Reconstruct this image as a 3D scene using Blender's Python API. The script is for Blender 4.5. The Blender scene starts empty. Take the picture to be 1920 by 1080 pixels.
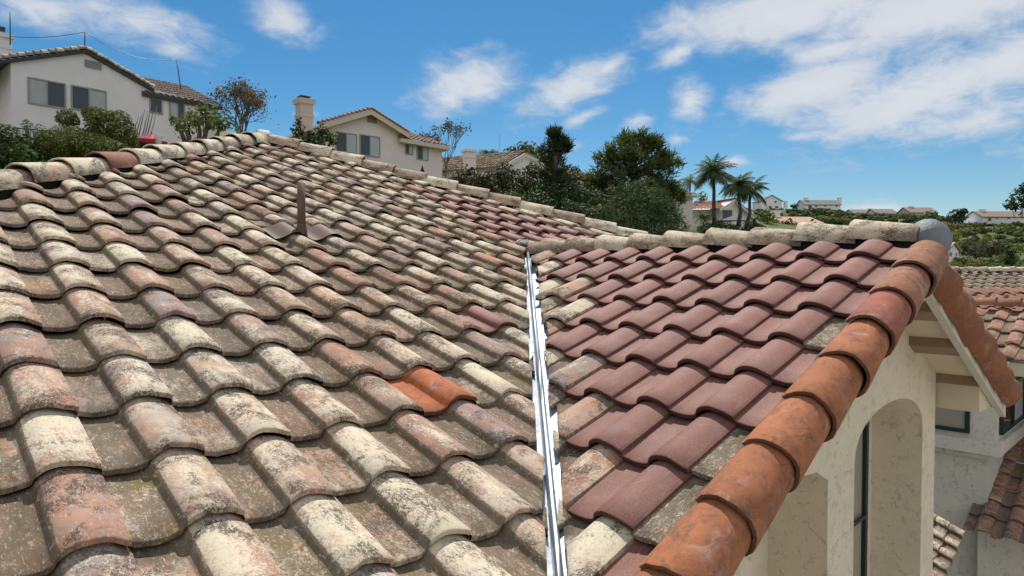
import bpy, bmesh, math, random
import numpy as np
from mathutils import Vector, Matrix
random.seed(7); rng = np.random.default_rng(7)
SC = bpy.context.scene
COL = SC.collection
R = math.radians
U = 0.30                     # metres per roof-tile width
HZ = 7.0                     # camera height above the ground by the house

# ------------------------------------------------------------------ camera, sky, sun, exposure
F_PX, PITCH, PSI = 1241.0, R(1.49), R(46.5)
cam_d = bpy.data.cameras.new('camera'); cam = bpy.data.objects.new('camera', cam_d); COL.objects.link(cam)
cam_d.sensor_width = 36; cam_d.lens = 36*F_PX/1920
cam_d.clip_start = 0.05; cam_d.clip_end = 9000
cam.location = (0, 0, HZ)
cam.rotation_euler = (math.pi/2-PITCH, 0, PSI-math.pi/2)
SC.camera = cam
RIGHT = Vector((math.sin(PSI), -math.cos(PSI), 0)); FWD = Vector((math.cos(PSI), math.sin(PSI), 0))
ZU = Vector((0, 0, 1))

SUN_AZ = math.atan2(0.66, 0.60)      # direction towards the sun in the XY plane
SUN_EL = R(58)
sun_d = bpy.data.lights.new('sun', 'SUN'); sun = bpy.data.objects.new('sun', sun_d); COL.objects.link(sun)
sun_d.energy = 4.7; sun_d.angle = R(0.5); sun_d.color = (1.0, 0.95, 0.87)
sdir = Vector((math.cos(SUN_AZ)*math.cos(SUN_EL), math.sin(SUN_AZ)*math.cos(SUN_EL), math.sin(SUN_EL)))
sun.rotation_euler = sdir.to_track_quat('Z', 'Y').to_euler()
SC.view_settings.view_transform = 'Standard'
SC.view_settings.look = 'None'
SC.view_settings.exposure = 0.10
SC.view_settings.gamma = 1.0
SKY_STRENGTH = 0.095

def ray(px, py):
    c, s = math.cos(PITCH), math.sin(PITCH)
    x, y, z = px-960, F_PX, -(py-540)
    return RIGHT*x + FWD*(y*c+z*s) + ZU*(-y*s+z*c)
def at(px, py, D):
    """world point seen at a pixel, D metres ahead of the camera"""
    r = ray(px, py)
    return Vector((0, 0, HZ)) + r*(D/r.dot(FWD))
def on_plane(px, py, p0, n):
    r = ray(px, py); o = Vector((0, 0, HZ))
    return o + r*((p0-o).dot(n)/r.dot(n))

class NT:
    """tiny node-tree helper"""
    def __init__(s, nt): s.nt = nt; s.N = nt.nodes; s.L = nt.links; s.N.clear()
    def new(s, t, **kw):
        n = s.N.new(t)
        for k, v in kw.items(): setattr(n, k, v)
        return n
    def put(s, sock, v):
        if v is None: return
        if isinstance(v, bpy.types.NodeSocket): s.L.new(v, sock)
        else:
            if hasattr(sock.default_value, '__len__') and not hasattr(v, '__len__'): v = (v,)*len(sock.default_value)
            if hasattr(v, '__len__') and len(v) == 3 and len(sock.default_value) == 4: v = (*v, 1)
            sock.default_value = v
    def math(s, op, a, b=None, c=None, clamp=False):
        n = s.new('ShaderNodeMath', operation=op); n.use_clamp = clamp
        for i, v in enumerate((a, b, c)): s.put(n.inputs[i], v) if v is not None else None
        return n.outputs[0]
    def vmath(s, op, a, b=None):
        n = s.new('ShaderNodeVectorMath', operation=op)
        s.put(n.inputs[0], a)
        if b is not None: s.put(n.inputs['Scale'] if op == 'SCALE' else n.inputs[1], b)
        return n.outputs['Value'] if op in ('DOT_PRODUCT', 'LENGTH') else n.outputs[0]
    def mix(s, f, a, b, mode='MIX'):
        n = s.new('ShaderNodeMix', data_type='RGBA', blend_type=mode)
        s.put(n.inputs[0], f); s.put(n.inputs[6], a); s.put(n.inputs[7], b)
        return n.outputs[2]
    def step(s, v, lo, hi, t0=0., t1=1.):
        n = s.new('ShaderNodeMapRange', interpolation_type='SMOOTHSTEP')
        for i, x in enumerate((v, lo, hi, t0, t1)): s.put(n.inputs[i], x)
        return n.outputs[0]
    def noise(s, vec, scale, detail=4, rough=.6, dist=0.):
        n = s.new('ShaderNodeTexNoise'); s.put(n.inputs['Vector'], vec)
        for k, x in (('Scale', scale), ('Detail', detail), ('Roughness', rough), ('Distortion', dist)): s.put(n.inputs[k], x)
        return n.outputs[0]
    def attr(s, name):
        return s.new('ShaderNodeAttribute', attribute_name=name)
    def sep(s, v):
        n = s.new('ShaderNodeSeparateXYZ'); s.put(n.inputs[0], v); return n.outputs
    def comb(s, x, y, z):
        n = s.new('ShaderNodeCombineXYZ')
        for i, v in enumerate((x, y, z)): s.put(n.inputs[i], v)
        return n.outputs[0]
    def bump(s, h, strength, dist):
        n = s.new('ShaderNodeBump'); s.put(n.inputs['Strength'], strength); s.put(n.inputs['Distance'], dist); s.put(n.inputs['Height'], h)
        return n.outputs[0]

# ---- sky with clouds: world shader in world directions
W = bpy.data.worlds.new('World'); SC.world = W; W.use_nodes = True
t = NT(W.node_tree)
sky = t.new('ShaderNodeTexSky', sky_type='NISHITA'); sky.sun_disc = False
sky.sun_elevation = SUN_EL; sky.sun_rotation = math.pi/2 - SUN_AZ
sky.altitude = 150; sky.air_density = 1.0; sky.dust_density = 0.35; sky.ozone_density = 3.2
D = t.vmath('NORMALIZE', t.new('ShaderNodeTexCoord').outputs['Generated'])
dz = t.sep(D)
den = t.math('MAXIMUM', t.math('ADD', dz[2], 0.22), 0.05)
cp = t.comb(t.math('DIVIDE', dz[0], den), t.math('DIVIDE', dz[1], den), 0.0)
n_big = t.noise(cp, 3.2, 9, .58, .35)
n_fin = t.noise(cp, 11.0, 11, .66, .5)
nz = t.math('ADD', t.math('MULTIPLY', t.math('SUBTRACT', n_big, .5), 2.1), t.math('MULTIPLY', t.math('SUBTRACT', n_fin, .5), 1.6))
CLOUDS = [  # px, py, half width, half height, tilt in degrees, density
    (250, 40, 210, 80, -8, .44), (90, 20, 150, 60, 0, .36), (330, 95, 100, 54, 0, .34), (535, 38, 95, 58, -10, .46),
    (880, 158, 118, 60, 14, .86), (845, 185, 70, 30, 0, .6), (1065, 168, 125, 50, 20, .84), (1140, 128, 60, 22, 30, .5), (1095, 218, 75, 20, 18, .5), (1195, 225, 60, 28, 15, .36),
    (1275, 98, 75, 30, 16, .66), (1290, 190, 52, 66, 0, .72), (1270, 262, 40, 20, 0, .3),
    (1480, 22, 270, 80, 0, 1.0), (1740, 20, 300, 80, 4, 1.0), (1560, 95, 150, 40, 10, .62),
    (1520, 165, 170, 58, 14, .95), (1745, 175, 260, 88, 12, 1.0), (1880, 120, 150, 66, 16, .95), (1850, 220, 190, 46, 8, .7),
    (1375, 305, 50, 22, 0, .4), (1640, 392, 95, 26, 0, .62), (1500, 255, 90, 24, 0, .3), (1040, 285, 90, 22, 15, .25), (570, 215, 45, 14, 0, .3),
    (2300, 150, 330, 120, 5, .9), (-300, 90, 300, 70, 0, .7), (-900, 200, 330, 80, 0, .8), (3200, 120, 500, 130, 0, .9)]
tot = None; dens = None
for (px, py, hw, hh, tilt, de) in CLOUDS:
    c = ray(px, py).normalized(); tx = ZU.cross(c).normalized()*-1; ty = tx.cross(c); ty = ty if ty.z > 0 else -ty
    ca, sa = math.cos(R(tilt)), math.sin(R(tilt))
    k = F_PX/ray(px, py).length; k = ray(px, py).length
    ax = (tx*ca + ty*sa)*(k/hw); ay = (ty*ca - tx*sa)*(k/hh)
    q = t.comb(t.vmath('DOT_PRODUCT', t.vmath('SUBTRACT', D, c), ax), t.vmath('DOT_PRODUCT', t.vmath('SUBTRACT', D, c), ay), 0.0)
    b = t.math('MULTIPLY', t.math('SUBTRACT', 1.15, t.vmath('LENGTH', q)), 1.0)
    b = t.math('MAXIMUM', b, -1.2)
    b = t.math('ADD', t.math('MULTIPLY', b, .85), (de-1)*.55)
    tot = b if tot is None else t.math('SMOOTH_MAX', tot, b, 0.25)
cov = t.step(t.math('ADD', tot, t.math('MULTIPLY', nz, .62)), -0.08, 0.76, 0., .93)
shade = t.step(t.math('ADD', t.math('MULTIPLY', n_fin, .5), t.math('MULTIPLY', tot, .5)), .1, .75)
ccol = t.mix(shade, (5.3, 5.9, 6.9), (7.1, 7.4, 7.8))
hsv = t.new('ShaderNodeHueSaturation'); hsv.inputs['Saturation'].default_value = 1.38; hsv.inputs['Value'].default_value = .92; hsv.inputs['Hue'].default_value = .492
t.L.new(sky.outputs[0], hsv.inputs['Color'])
# broken bright cloud added in the unseen sky behind the viewer, fills shaded walls
back = t.step(t.vmath('DOT_PRODUCT', D, tuple(FWD)), .15, -.25)
covb = t.math('MULTIPLY', back, t.step(t.math('ADD', n_big, t.math('MULTIPLY', n_fin, .4)), .52, .78, .25, .95))
skyc = t.mix(covb, t.mix(cov, hsv.outputs[0], ccol), (9.6, 9.5, 9.4))
bg = t.new('ShaderNodeBackground'); t.put(bg.inputs[0], skyc); bg.inputs[1].default_value = SKY_STRENGTH
out = t.new('ShaderNodeOutputWorld'); t.L.new(bg.outputs[0], out.inputs[0])

# ------------------------------------------------------------------ scene helpers
def tag(o, label=None, cat=None, group=None, kind=None):
    if label: o['label'] = label
    if cat: o['category'] = cat
    if group: o['group'] = group
    if kind: o['kind'] = kind
    return o
def thing(name, label, cat, loc, group=None):
    o = bpy.data.objects.new(name, None); COL.objects.link(o); o.location = loc; o.empty_display_size = .2
    return tag(o, label, cat, group)

class MB:
    """collects geometry in world coordinates and links it as one mesh object"""
    def __init__(s): s.v = []; s.f = []; s.sm = []; s.c = []; s.t = []; s.n = 0; s.col = (1, 1, 1, .5)
    def add(s, vs, fs, smooth=False, col=None, tuv=None):
        vs = np.asarray([tuple(v) for v in vs], float).reshape(-1, 3)
        b = s.n; s.v.append(vs); s.n += len(vs)
        s.f += [tuple(i+b for i in f) for f in fs]; s.sm += [smooth]*len(fs)
        cc = col if col is not None else s.col
        cc = np.array(cc, float); s.c.append(cc if cc.ndim == 2 else np.tile(cc, (len(vs), 1)))
        s.t.append(np.zeros((len(vs), 3)) if tuv is None else np.asarray(tuv, float))
    def box(s, o, x, y, z, col=None):
        o, x, y, z = Vector(o), Vector(x), Vector(y), Vector(z)
        vs = [o, o+x, o+x+y, o+y, o+z, o+x+z, o+x+y+z, o+y+z]
        fs = [(0, 3, 2, 1), (4, 5, 6, 7), (0, 1, 5, 4), (1, 2, 6, 5), (2, 3, 7, 6), (3, 0, 4, 7)]
        if x.cross(y).dot(z) < 0: fs = [f[::-1] for f in fs]
        s.add(vs, fs, False, col)
    def prism(s, pts, ext, col=None):
        """closed polygon swept along ext"""
        pts = [Vector(p) for p in pts]; e = Vector(ext); n = len(pts)
        vs = pts + [p+e for p in pts]
        fs = [tuple(range(n))[::-1], tuple(range(n, 2*n))] + [(i, (i+1) % n, n+(i+1) % n, n+i) for i in range(n)]
        nor = Vector((0, 0, 0))
        for i in range(n): nor += pts[i].cross(pts[(i+1) % n])
        if nor.dot(e) < 0: fs = [f[::-1] for f in fs]
        s.add(vs, fs, False, col)
    def tube(s, pts, rs, n=8, col=None, cap=True):
        pts = [Vector(p) for p in pts]
        if not hasattr(rs, '__len__'): rs = [rs]*len(pts)
        vs = []; fs = []
        for i, p in enumerate(pts):
            d = (pts[min(i+1, len(pts)-1)]-pts[max(i-1, 0)]).normalized()
            a = d.orthogonal().normalized() if abs(d.z) > .95 else d.cross(ZU).normalized()
            b = d.cross(a)
            for k in range(n):
                th = 2*math.pi*k/n; vs.append(p+(a*math.cos(th)+b*math.sin(th))*rs[i])
        for i in range(len(pts)-1):
            for k in range(n):
                fs.append((i*n+k, i*n+(k+1) % n, (i+1)*n+(k+1) % n, (i+1)*n+k))
        if cap: fs += [tuple(range(n))[::-1], tuple(range((len(pts)-1)*n, len(pts)*n))]
        s.add(vs, fs, True, col)
    def build(s, name, mat, parent=None, smooth_angle=None):
        V = np.concatenate(s.v) if s.v else np.zeros((0, 3))
        if parent is not None:
            p = parent; off = Vector((0, 0, 0))
            while p is not None: off += p.location; p = p.parent
            V = V - np.array(off)
        me = bpy.data.meshes.new(name)
        me.from_pydata(V.tolist(), [], s.f)
        me.polygons.foreach_set('use_smooth', s.sm)
        a = me.color_attributes.new('tcol', 'FLOAT_COLOR', 'POINT'); a.data.foreach_set('color', np.concatenate(s.c).ravel())
        a = me.attributes.new('tuv', 'FLOAT_VECTOR', 'POINT'); a.data.foreach_set('vector', np.concatenate(s.t).ravel())
        for m in (mat if isinstance(mat, (list, tuple)) else [mat]): me.materials.append(m)
        me.update()
        o = bpy.data.objects.new(name, me); COL.objects.link(o)
        if parent is not None: o.parent = parent
        return o

# ------------------------------------------------------------------ materials
def material(name, fn):
    m = bpy.data.materials.new(name); m.use_nodes = True
    t = NT(m.node_tree); b = t.new('ShaderNodeBsdfPrincipled'); o = t.new('ShaderNodeOutputMaterial')
    t.L.new(b.outputs[0], o.inputs[0]); fn(t, b)
    return m
def simple(name, col, rough=.7, metal=0., var=.15, scale=6., bump=0., spec=.4):
    def fn(t, b):
        p = t.new('ShaderNodeTexCoord').outputs['Object']
        n = t.noise(p, scale, 6, .65)
        f = t.math('ADD', t.math('MULTIPLY', t.math('SUBTRACT', n, .5), 2*var), 1.0)
        t.put(b.inputs['Base Color'], t.vmath('SCALE', t.mix(0., col, col), f))
        t.put(b.inputs['Roughness'], rough); t.put(b.inputs['Metallic'], metal); t.put(b.inputs['Specular IOR Level'], spec)
        if bump: t.put(b.inputs['Normal'], t.bump(t.noise(p, scale*8, 5, .7), bump, .01))
    return material(name, fn)

def weathered_fn(lich=0., cap=False, dark=0.):
    def fn(t, b):
        ta = t.attr('tcol'); uv = t.sep(t.attr('tuv').outputs['Vector'])
        base, seed = ta.outputs['Color'], ta.outputs['Alpha']
        sv = t.comb(t.math('ADD', uv[0], t.math('MULTIPLY', seed, 61.)), t.math('ADD', uv[1], t.math('MULTIPLY', seed, 37.)), t.math('MULTIPLY', seed, 91.))
        st = t.vmath('MULTIPLY', sv, (1.0, .55, 1.0))
        nA = t.noise(st, 2.6, 6, .6, .5); nB = t.noise(st, 9., 9, .74, .5); nC = t.noise(sv, 34., 7, .72, .3); nD = t.noise(sv, 4.2, 9, .68, 1.0); nE = t.noise(sv, 3.1, 3, .5)
        h = t.math('MULTIPLY', t.math('ADD', uv[2], .1), 4.7) if not cap else t.math('MULTIPLY', uv[2], 1.0)     # 0 in the pan, 1 on the barrel
        am = t.math('SUBTRACT', t.math('FRACT', t.math('MULTIPLY', seed, 7.31)), .5)
        # clay body with blotches from the kiln
        warm = t.mix(t.step(nE, .36, .64), base, t.mix(.6, base, (.43, .20, .12)))
        grey = t.mix(t.step(nD, .46, .64, 0., .85), warm, (.30, .24, .215))
        # pale lichen and worn slurry
        lm = t.math('ADD', t.math('ADD', t.math('MULTIPLY', nA, .80), t.math('MULTIPLY', nB, .70)), t.math('ADD', t.math('MULTIPLY', h, .17), t.math('ADD', t.math('MULTIPLY', am, .40), lich)))
        lm = t.math('ADD', lm, t.math('MULTIPLY', t.math('SUBTRACT', nC, .5), 1.0))
        lmask = t.step(lm, .80, 1.06, 0., .90)
        c1 = t.mix(lmask, grey, t.mix(nC, (.55, .475, .325), (.79, .715, .56)))
        # grey-black lichen freckles in drifts over the barrels
        nF = t.noise(t.vmath('MULTIPLY', sv, (1.0, .7, 1.)), 27., 8, .78, 1.4)
        drift = t.step(t.noise(sv, 2.1, 5, .62, .8), .40, .62)
        fr = t.math('MULTIPLY', t.step(t.math('ADD', nF, t.math('MULTIPLY', drift, .10)), .535, .61), t.math('ADD', t.math('MULTIPLY', drift, .80), .13))
        c1 = t.mix(fr, c1, (.085, .07, .052))
        # dirt settled in the pans; beside the step, dirt with its shade painted in
        dm = t.math('ADD', t.math('MULTIPLY', nB, .85), t.math('MULTIPLY', t.math('SUBTRACT', nC, .5), .95))
        dm = t.math('ADD', dm, t.math('ADD', t.math('MULTIPLY', t.math('SUBTRACT', .40, h), .52 if not cap else .10), t.math('MULTIPLY', am, -.16)))
        if not cap:
            wall = t.math('MULTIPLY', t.step(uv[0], .37, .415), t.step(uv[0], .475, .452))
            dm = t.math('ADD', dm, t.math('MULTIPLY', wall, .36))
        dm = t.math('ADD', dm, t.math('ADD', t.step(uv[1], .66, 1.0, 0., .20), dark))
        dmask = t.step(dm, .47, .62, 0., .84)
        c2 = t.mix(dmask, c1, t.mix(nA, (.052, .041, .027), (.20, .158, .102)))
        # ochre moss
        mm = t.math('ADD', t.noise(st, 1.7, 4, .6), t.math('MULTIPLY', t.math('SUBTRACT', .3, h), .12))
        c3 = t.mix(t.math('MULTIPLY', t.step(mm, .60, .70), t.step(nC, .35, .62, 0., .75)), c2, (.185, .14, .030))
        # flecks of pale crust and black spots
        c4 = t.mix(t.step(t.noise(t.vmath('MULTIPLY', sv, (1.6, .6, 1.)), 20., 7, .80, .9), .55, .63, 0., .85), c3, (.52, .47, .35))
        c5 = t.mix(t.step(nC, .38, .30, 0., .6), c4, (.06, .05, .04))
        t.put(b.inputs['Base Color'], c5); t.put(b.inputs['Roughness'], .9); t.put(b.inputs['Specular IOR Level'], .25)
        hh = t.math('ADD', t.math('MULTIPLY', nC, .8), t.math('MULTIPLY', nB, .7))
        t.put(b.inputs['Normal'], t.bump(hh, .55, .006))
    return fn
M = {}
M['weathered'] = material('weathered_tile', weathered_fn())
M['weathered_cap'] = material('weathered_cap_tile', weathered_fn(.10, True))
M['weathered_ridge'] = material('dark_weathered_cap_tile', weathered_fn(.0, True, .10))
M['weathered_far'] = material('dull_weathered_tile', weathered_fn(-.32, False, .0))
def red_fn(t, b):
    ta = t.attr('tcol'); uv = t.sep(t.attr('tuv').outputs['Vector']); seed = ta.outputs['Alpha']
    sv = t.comb(t.math('ADD', uv[0], t.math('MULTIPLY', seed, 61.)), t.math('ADD', uv[1], t.math('MULTIPLY', seed, 37.)), t.math('MULTIPLY', seed, 91.))
    st = t.vmath('MULTIPLY', sv, (4.0, .35, 1.0))
    nS = t.noise(st, 1.6, 5, .6, .3); nC = t.noise(sv, 42., 6, .75); nA = t.noise(sv, 1.8, 4, .55)
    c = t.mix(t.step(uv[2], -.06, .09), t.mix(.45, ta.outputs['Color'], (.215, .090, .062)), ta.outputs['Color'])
    c = t.mix(t.step(nS, .58, .72, 0., .5), c, (.17, .115, .11))
    c = t.mix(t.step(nA, .5, .75, 0., .35), c, (.33, .185, .16))
    nG = t.noise(sv, 75., 3, .7); c = t.mix(t.step(nG, .44, .32, 0., .6), c, (.095, .045, .038)); c = t.mix(t.step(nG, .56, .68, 0., .6), c, (.44, .29, .25))
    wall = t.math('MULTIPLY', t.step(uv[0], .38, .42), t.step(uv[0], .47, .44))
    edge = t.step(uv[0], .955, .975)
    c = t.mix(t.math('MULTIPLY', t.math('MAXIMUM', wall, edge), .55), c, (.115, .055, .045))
    c = t.mix(t.math('MULTIPLY', t.step(t.noise(sv, 3.3, 6, .7, .8), .70, .75), .6), c, (.09, .075, .07))
    dust = t.step(t.math('ADD', t.math('MULTIPLY', t.noise(sv, 5.5, 8, .75, 1.0), .8), t.math('MULTIPLY', nC, .35)), .56, .76, 0., .38)
    c = t.mix(dust, c, (.34, .235, .20))
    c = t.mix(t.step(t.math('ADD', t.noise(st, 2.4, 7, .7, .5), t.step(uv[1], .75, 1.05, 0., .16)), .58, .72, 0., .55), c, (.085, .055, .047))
    c = t.mix(t.step(uv[1], -.005, -.03, 0., .85), c, (.045, .021, .017))  # near-black tile fronts: their shade is put into the colour
    t.put(b.inputs['Base Color'], c); t.put(b.inputs['Roughness'], t.math('ADD', t.math('MULTIPLY', nC, .3), .54)); t.put(b.inputs['Specular IOR Level'], .32)
    t.put(b.inputs['Normal'], t.bump(nC, .35, .004))
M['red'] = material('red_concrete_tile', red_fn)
def terra_fn(t, b):
    ta = t.attr('tcol'); uv = t.sep(t.attr('tuv').outputs['Vector']); seed = ta.outputs['Alpha']
    sv = t.comb(t.math('ADD', uv[0], t.math('MULTIPLY', seed, 61.)), t.math('ADD', uv[1], t.math('MULTIPLY', seed, 37.)), t.math('MULTIPLY', seed, 91.))
    nA = t.noise(sv, 2.2, 7, .68, .8); nB = t.noise(sv, 5., 9, .74, .9); nC = t.noise(sv, 40., 6, .75)
    c = t.mix(t.step(nA, .35, .7), ta.outputs['Color'], t.mix(.6, ta.outputs['Color'], (.22, .085, .05)))
    c = t.mix(t.step(t.math('ADD', t.math('MULTIPLY', nB, .8), t.math('MULTIPLY', nC, .25)), .50, .68, 0., .8), c, (.125, .068, .042))
    c = t.mix(t.step(t.math('ADD', t.noise(sv, 2.9, 8, .7, .9), t.math('ADD', t.math('MULTIPLY', t.math('SUBTRACT', nC, .5), .25), t.math('MULTIPLY', uv[0], .07))), .57, .80, 0., .62), c, (.50, .40, .35))
    c = t.mix(t.step(nC, .36, .28, 0., .5), c, (.16, .075, .045))
    c = t.mix(t.math('MULTIPLY', t.step(uv[1], .12, .0), t.step(nB, .45, .6, 0., .5)), c, (.12, .08, .06))
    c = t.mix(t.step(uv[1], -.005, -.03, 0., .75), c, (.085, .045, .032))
    t.put(b.inputs['Base Color'], c); t.put(b.inputs['Roughness'], .82); t.put(b.inputs['Specular IOR Level'], .3)
    t.put(b.inputs['Normal'], t.bump(t.math('ADD', nC, t.math('MULTIPLY', nB, .8)), .45, .006))
M['terracotta'] = material('terracotta_barrel', terra_fn)
def stucco_fn(col, crack=.5, scale=1.):
    def fn(t, b):
        p = t.new('ShaderNodeTexCoord').outputs['Object']
        nA = t.noise(p, 1.4*scale, 5, .6); nB = t.noise(p, 16*scale, 6, .7, .6); nW = t.noise(p, 5.*scale, 4, .6)
        q = t.vmath('ADD', p, t.vmath('SCALE', t.comb(nW, nB, nA),   .16))
        v = t.new('ShaderNodeTexVoronoi', feature='DISTANCE_TO_EDGE'); t.put(v.inputs['Vector'], q); t.put(v.inputs['Scale'], 4.2*scale)
        cr = t.math('MULTIPLY', t.step(v.outputs[0], .030, .008), t.step(t.noise(p, 4.5*scale, 3, .6), .50, .60))
        c = t.mix(t.step(nA, .3, .75), tuple(x*.95 for x in col), tuple(min(.9, x*1.03) for x in col))
        c = t.mix(t.step(nB, .58, .78, 0., .12), c, tuple(x*.76 for x in col))
        c = t.mix(t.math('MULTIPLY', cr, crack), c, tuple(x*.35 for x in col))
        t.put(b.inputs['Base Color'], c); t.put(b.inputs['Roughness'], .92); t.put(b.inputs['Specular IOR Level'], .2)
        t.put(b.inputs['Normal'], t.bump(t.math('SUBTRACT', t.math('ADD', nB, t.math('MULTIPLY', nW, .8)), t.math('MULTIPLY', cr, .8)), .6, .008))
    return fn
M['stucco'] = material('cream_stucco', stucco_fn((.71, .62, .49), .34, 3.0))
M['stucco_reveal'] = M['stucco']
M['stucco_far'] = material('far_stucco', stucco_fn((.80, .745, .755), 0., .6))
M['stucco_pink'] = material('pale_pink_stucco', stucco_fn((.77, .67, .63), 0., .6))
M['stucco_white'] = material('white_stucco', stucco_fn((.80, .79, .78), 0., .6))
M['stucco_grey'] = material('grey_stucco', stucco_fn((.62, .575, .51), .5, 2.5))
M['stucco_taupe'] = material('taupe_stucco', stucco_fn((.44, .38, .345), 0., .6))
M['trim_white'] = simple('pale_painted_board', (.60, .56, .48), .6, 0, .12, 10., .3)
M['trim_beige'] = simple('beige_painted_board', (.62, .53, .40), .65, 0, .12, 9., .3)
M['beam_brown'] = simple('brown_stained_beam', (.27, .19, .12), .7, 0, .25, 12., .3)
M['dark'] = simple('dark_underlay', (.012, .011, .010), .9)
M['lead'] = simple('grey_lead_sheet', (.21, .225, .245), .55, .2, .35, 9., .8)
M['mortar_dark'] = simple('black_mastic', (.035, .033, .032), .55, 0, .4, 14., .6)
def valley_fn(t, b):
    p = t.new('ShaderNodeTexCoord').outputs['Object']
    n = t.noise(p, 11., 8, .74, 1.0); n2 = t.noise(p, 30., 5, .7)
    c = t.mix(t.step(n2, .3, .7), (.36, .40, .46), (.56, .60, .66))
    c = t.mix(t.step(t.math('ADD', n, t.math('MULTIPLY', t.math('SUBTRACT', n2, .5), .35)), .60, .69), c, (.12, .10, .08))
    t.put(b.inputs['Base Color'], c); t.put(b.inputs['Metallic'], .45); t.put(b.inputs['Roughness'], .5)
M['valley'] = material('galvanised_valley', valley_fn)
M['pipe_brown'] = simple('brown_painted_metal', (.125, .078, .060), .62, 0, .14, 8., 0., .25)
def glass_fn(t, b):
    t.put(b.inputs['Base Color'], (.018, .022, .028)); t.put(b.inputs['Roughness'], .06); t.put(b.inputs['Specular IOR Level'], .6)
M['glass'] = material('dark_window_glass', glass_fn)
M['screen'] = simple('grey_window_screen', (.065, .078, .098), .5, 0, .06, 3.)
M['blind'] = simple('pale_window_blind', (.42, .46, .50), .45, 0, .12, 3.)
M['curtain'] = simple('white_curtain', (.40, .43, .43), .5, 0, .25, 4.)
M['tan_blind'] = simple('tan_window_blind', (.30, .27, .215), .4, 0, .08, 3.)
M['frame_green'] = simple('dark_green_frame', (.012, .028, .024), .4)
M['frame_grey'] = simple('grey_window_frame', (.30, .29, .30), .5)
M['frame_white'] = simple('white_window_frame', (.62, .61, .60), .5)
M['fascia_dark'] = simple('dark_fascia', (.045, .045, .05), .6)
M['metal_dark'] = simple('dark_metal', (.03, .03, .033), .45)
M['concrete_cap'] = simple('grey_concrete', (.40, .37, .33), .85, 0, .15, 4., .4)
M['red_fabric'] = simple('red_canvas', (.36, .028, .045), .8, 0, .1, 3.)
M['black_fabric'] = simple('black_canvas', (.012, .012, .013), .85)
M['bark'] = simple('bark', (.13, .10, .075), .9, 0, .3, 9., .6)
M['bark_grey'] = simple('grey_palm_bark', (.085, .078, .07), .9, 0, .3, 9., .6)
M['solar'] = simple('dark_solar_panel', (.02, .028, .045), .25)
def leaf_fn(t, b):
    ta = t.attr('tcol')
    t.put(b.inputs['Base Color'], ta.outputs['Color']); t.put(b.inputs['Roughness'], .62); t.put(b.inputs['Specular IOR Level'], .25)
    tr = t.new('ShaderNodeBsdfTranslucent'); t.put(tr.inputs[0], t.vmath('MULTIPLY', ta.outputs['Color'], (1.15, 1.25, .6)))
    mx = t.new('ShaderNodeMixShader'); mx.inputs[0].default_value = .35
    o = [n for n in t.N if n.type == 'OUTPUT_MATERIAL'][0]
    t.L.new(b.outputs[0], mx.inputs[1]); t.L.new(tr.outputs[0], mx.inputs[2]); t.L.new(mx.outputs[0], o.inputs[0])
M['leaf'] = material('foliage', leaf_fn)
def ground_fn(t, b):
    p = t.new('ShaderNodeTexCoord').outputs['Object']
    n = t.noise(p, .05, 8, .65, .5); n2 = t.noise(p, .6, 8, .7); n3 = t.noise(p, .018, 4, .6)
    c = t.mix(t.step(n, .42, .6), (.060, .075, .024), (.15, .17, .045))
    c = t.mix(t.step(n3, .52, .64, 0., .8), c, (.24, .215, .105)); c = t.mix(t.step(n2, .5, .68, 0., .7), c, (.035, .045, .018))
    t.put(b.inputs['Base Color'], c); t.put(b.inputs['Roughness'], .95)
    t.put(b.inputs['Normal'], t.bump(n2, .8, .6))
M['bounce_paving'] = simple('pale_bounce_paving', (.46, .43, .38), .9, 0, .12, 1.5, .2)
M['ground'] = material('hillside_grass_soil', ground_fn)

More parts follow.
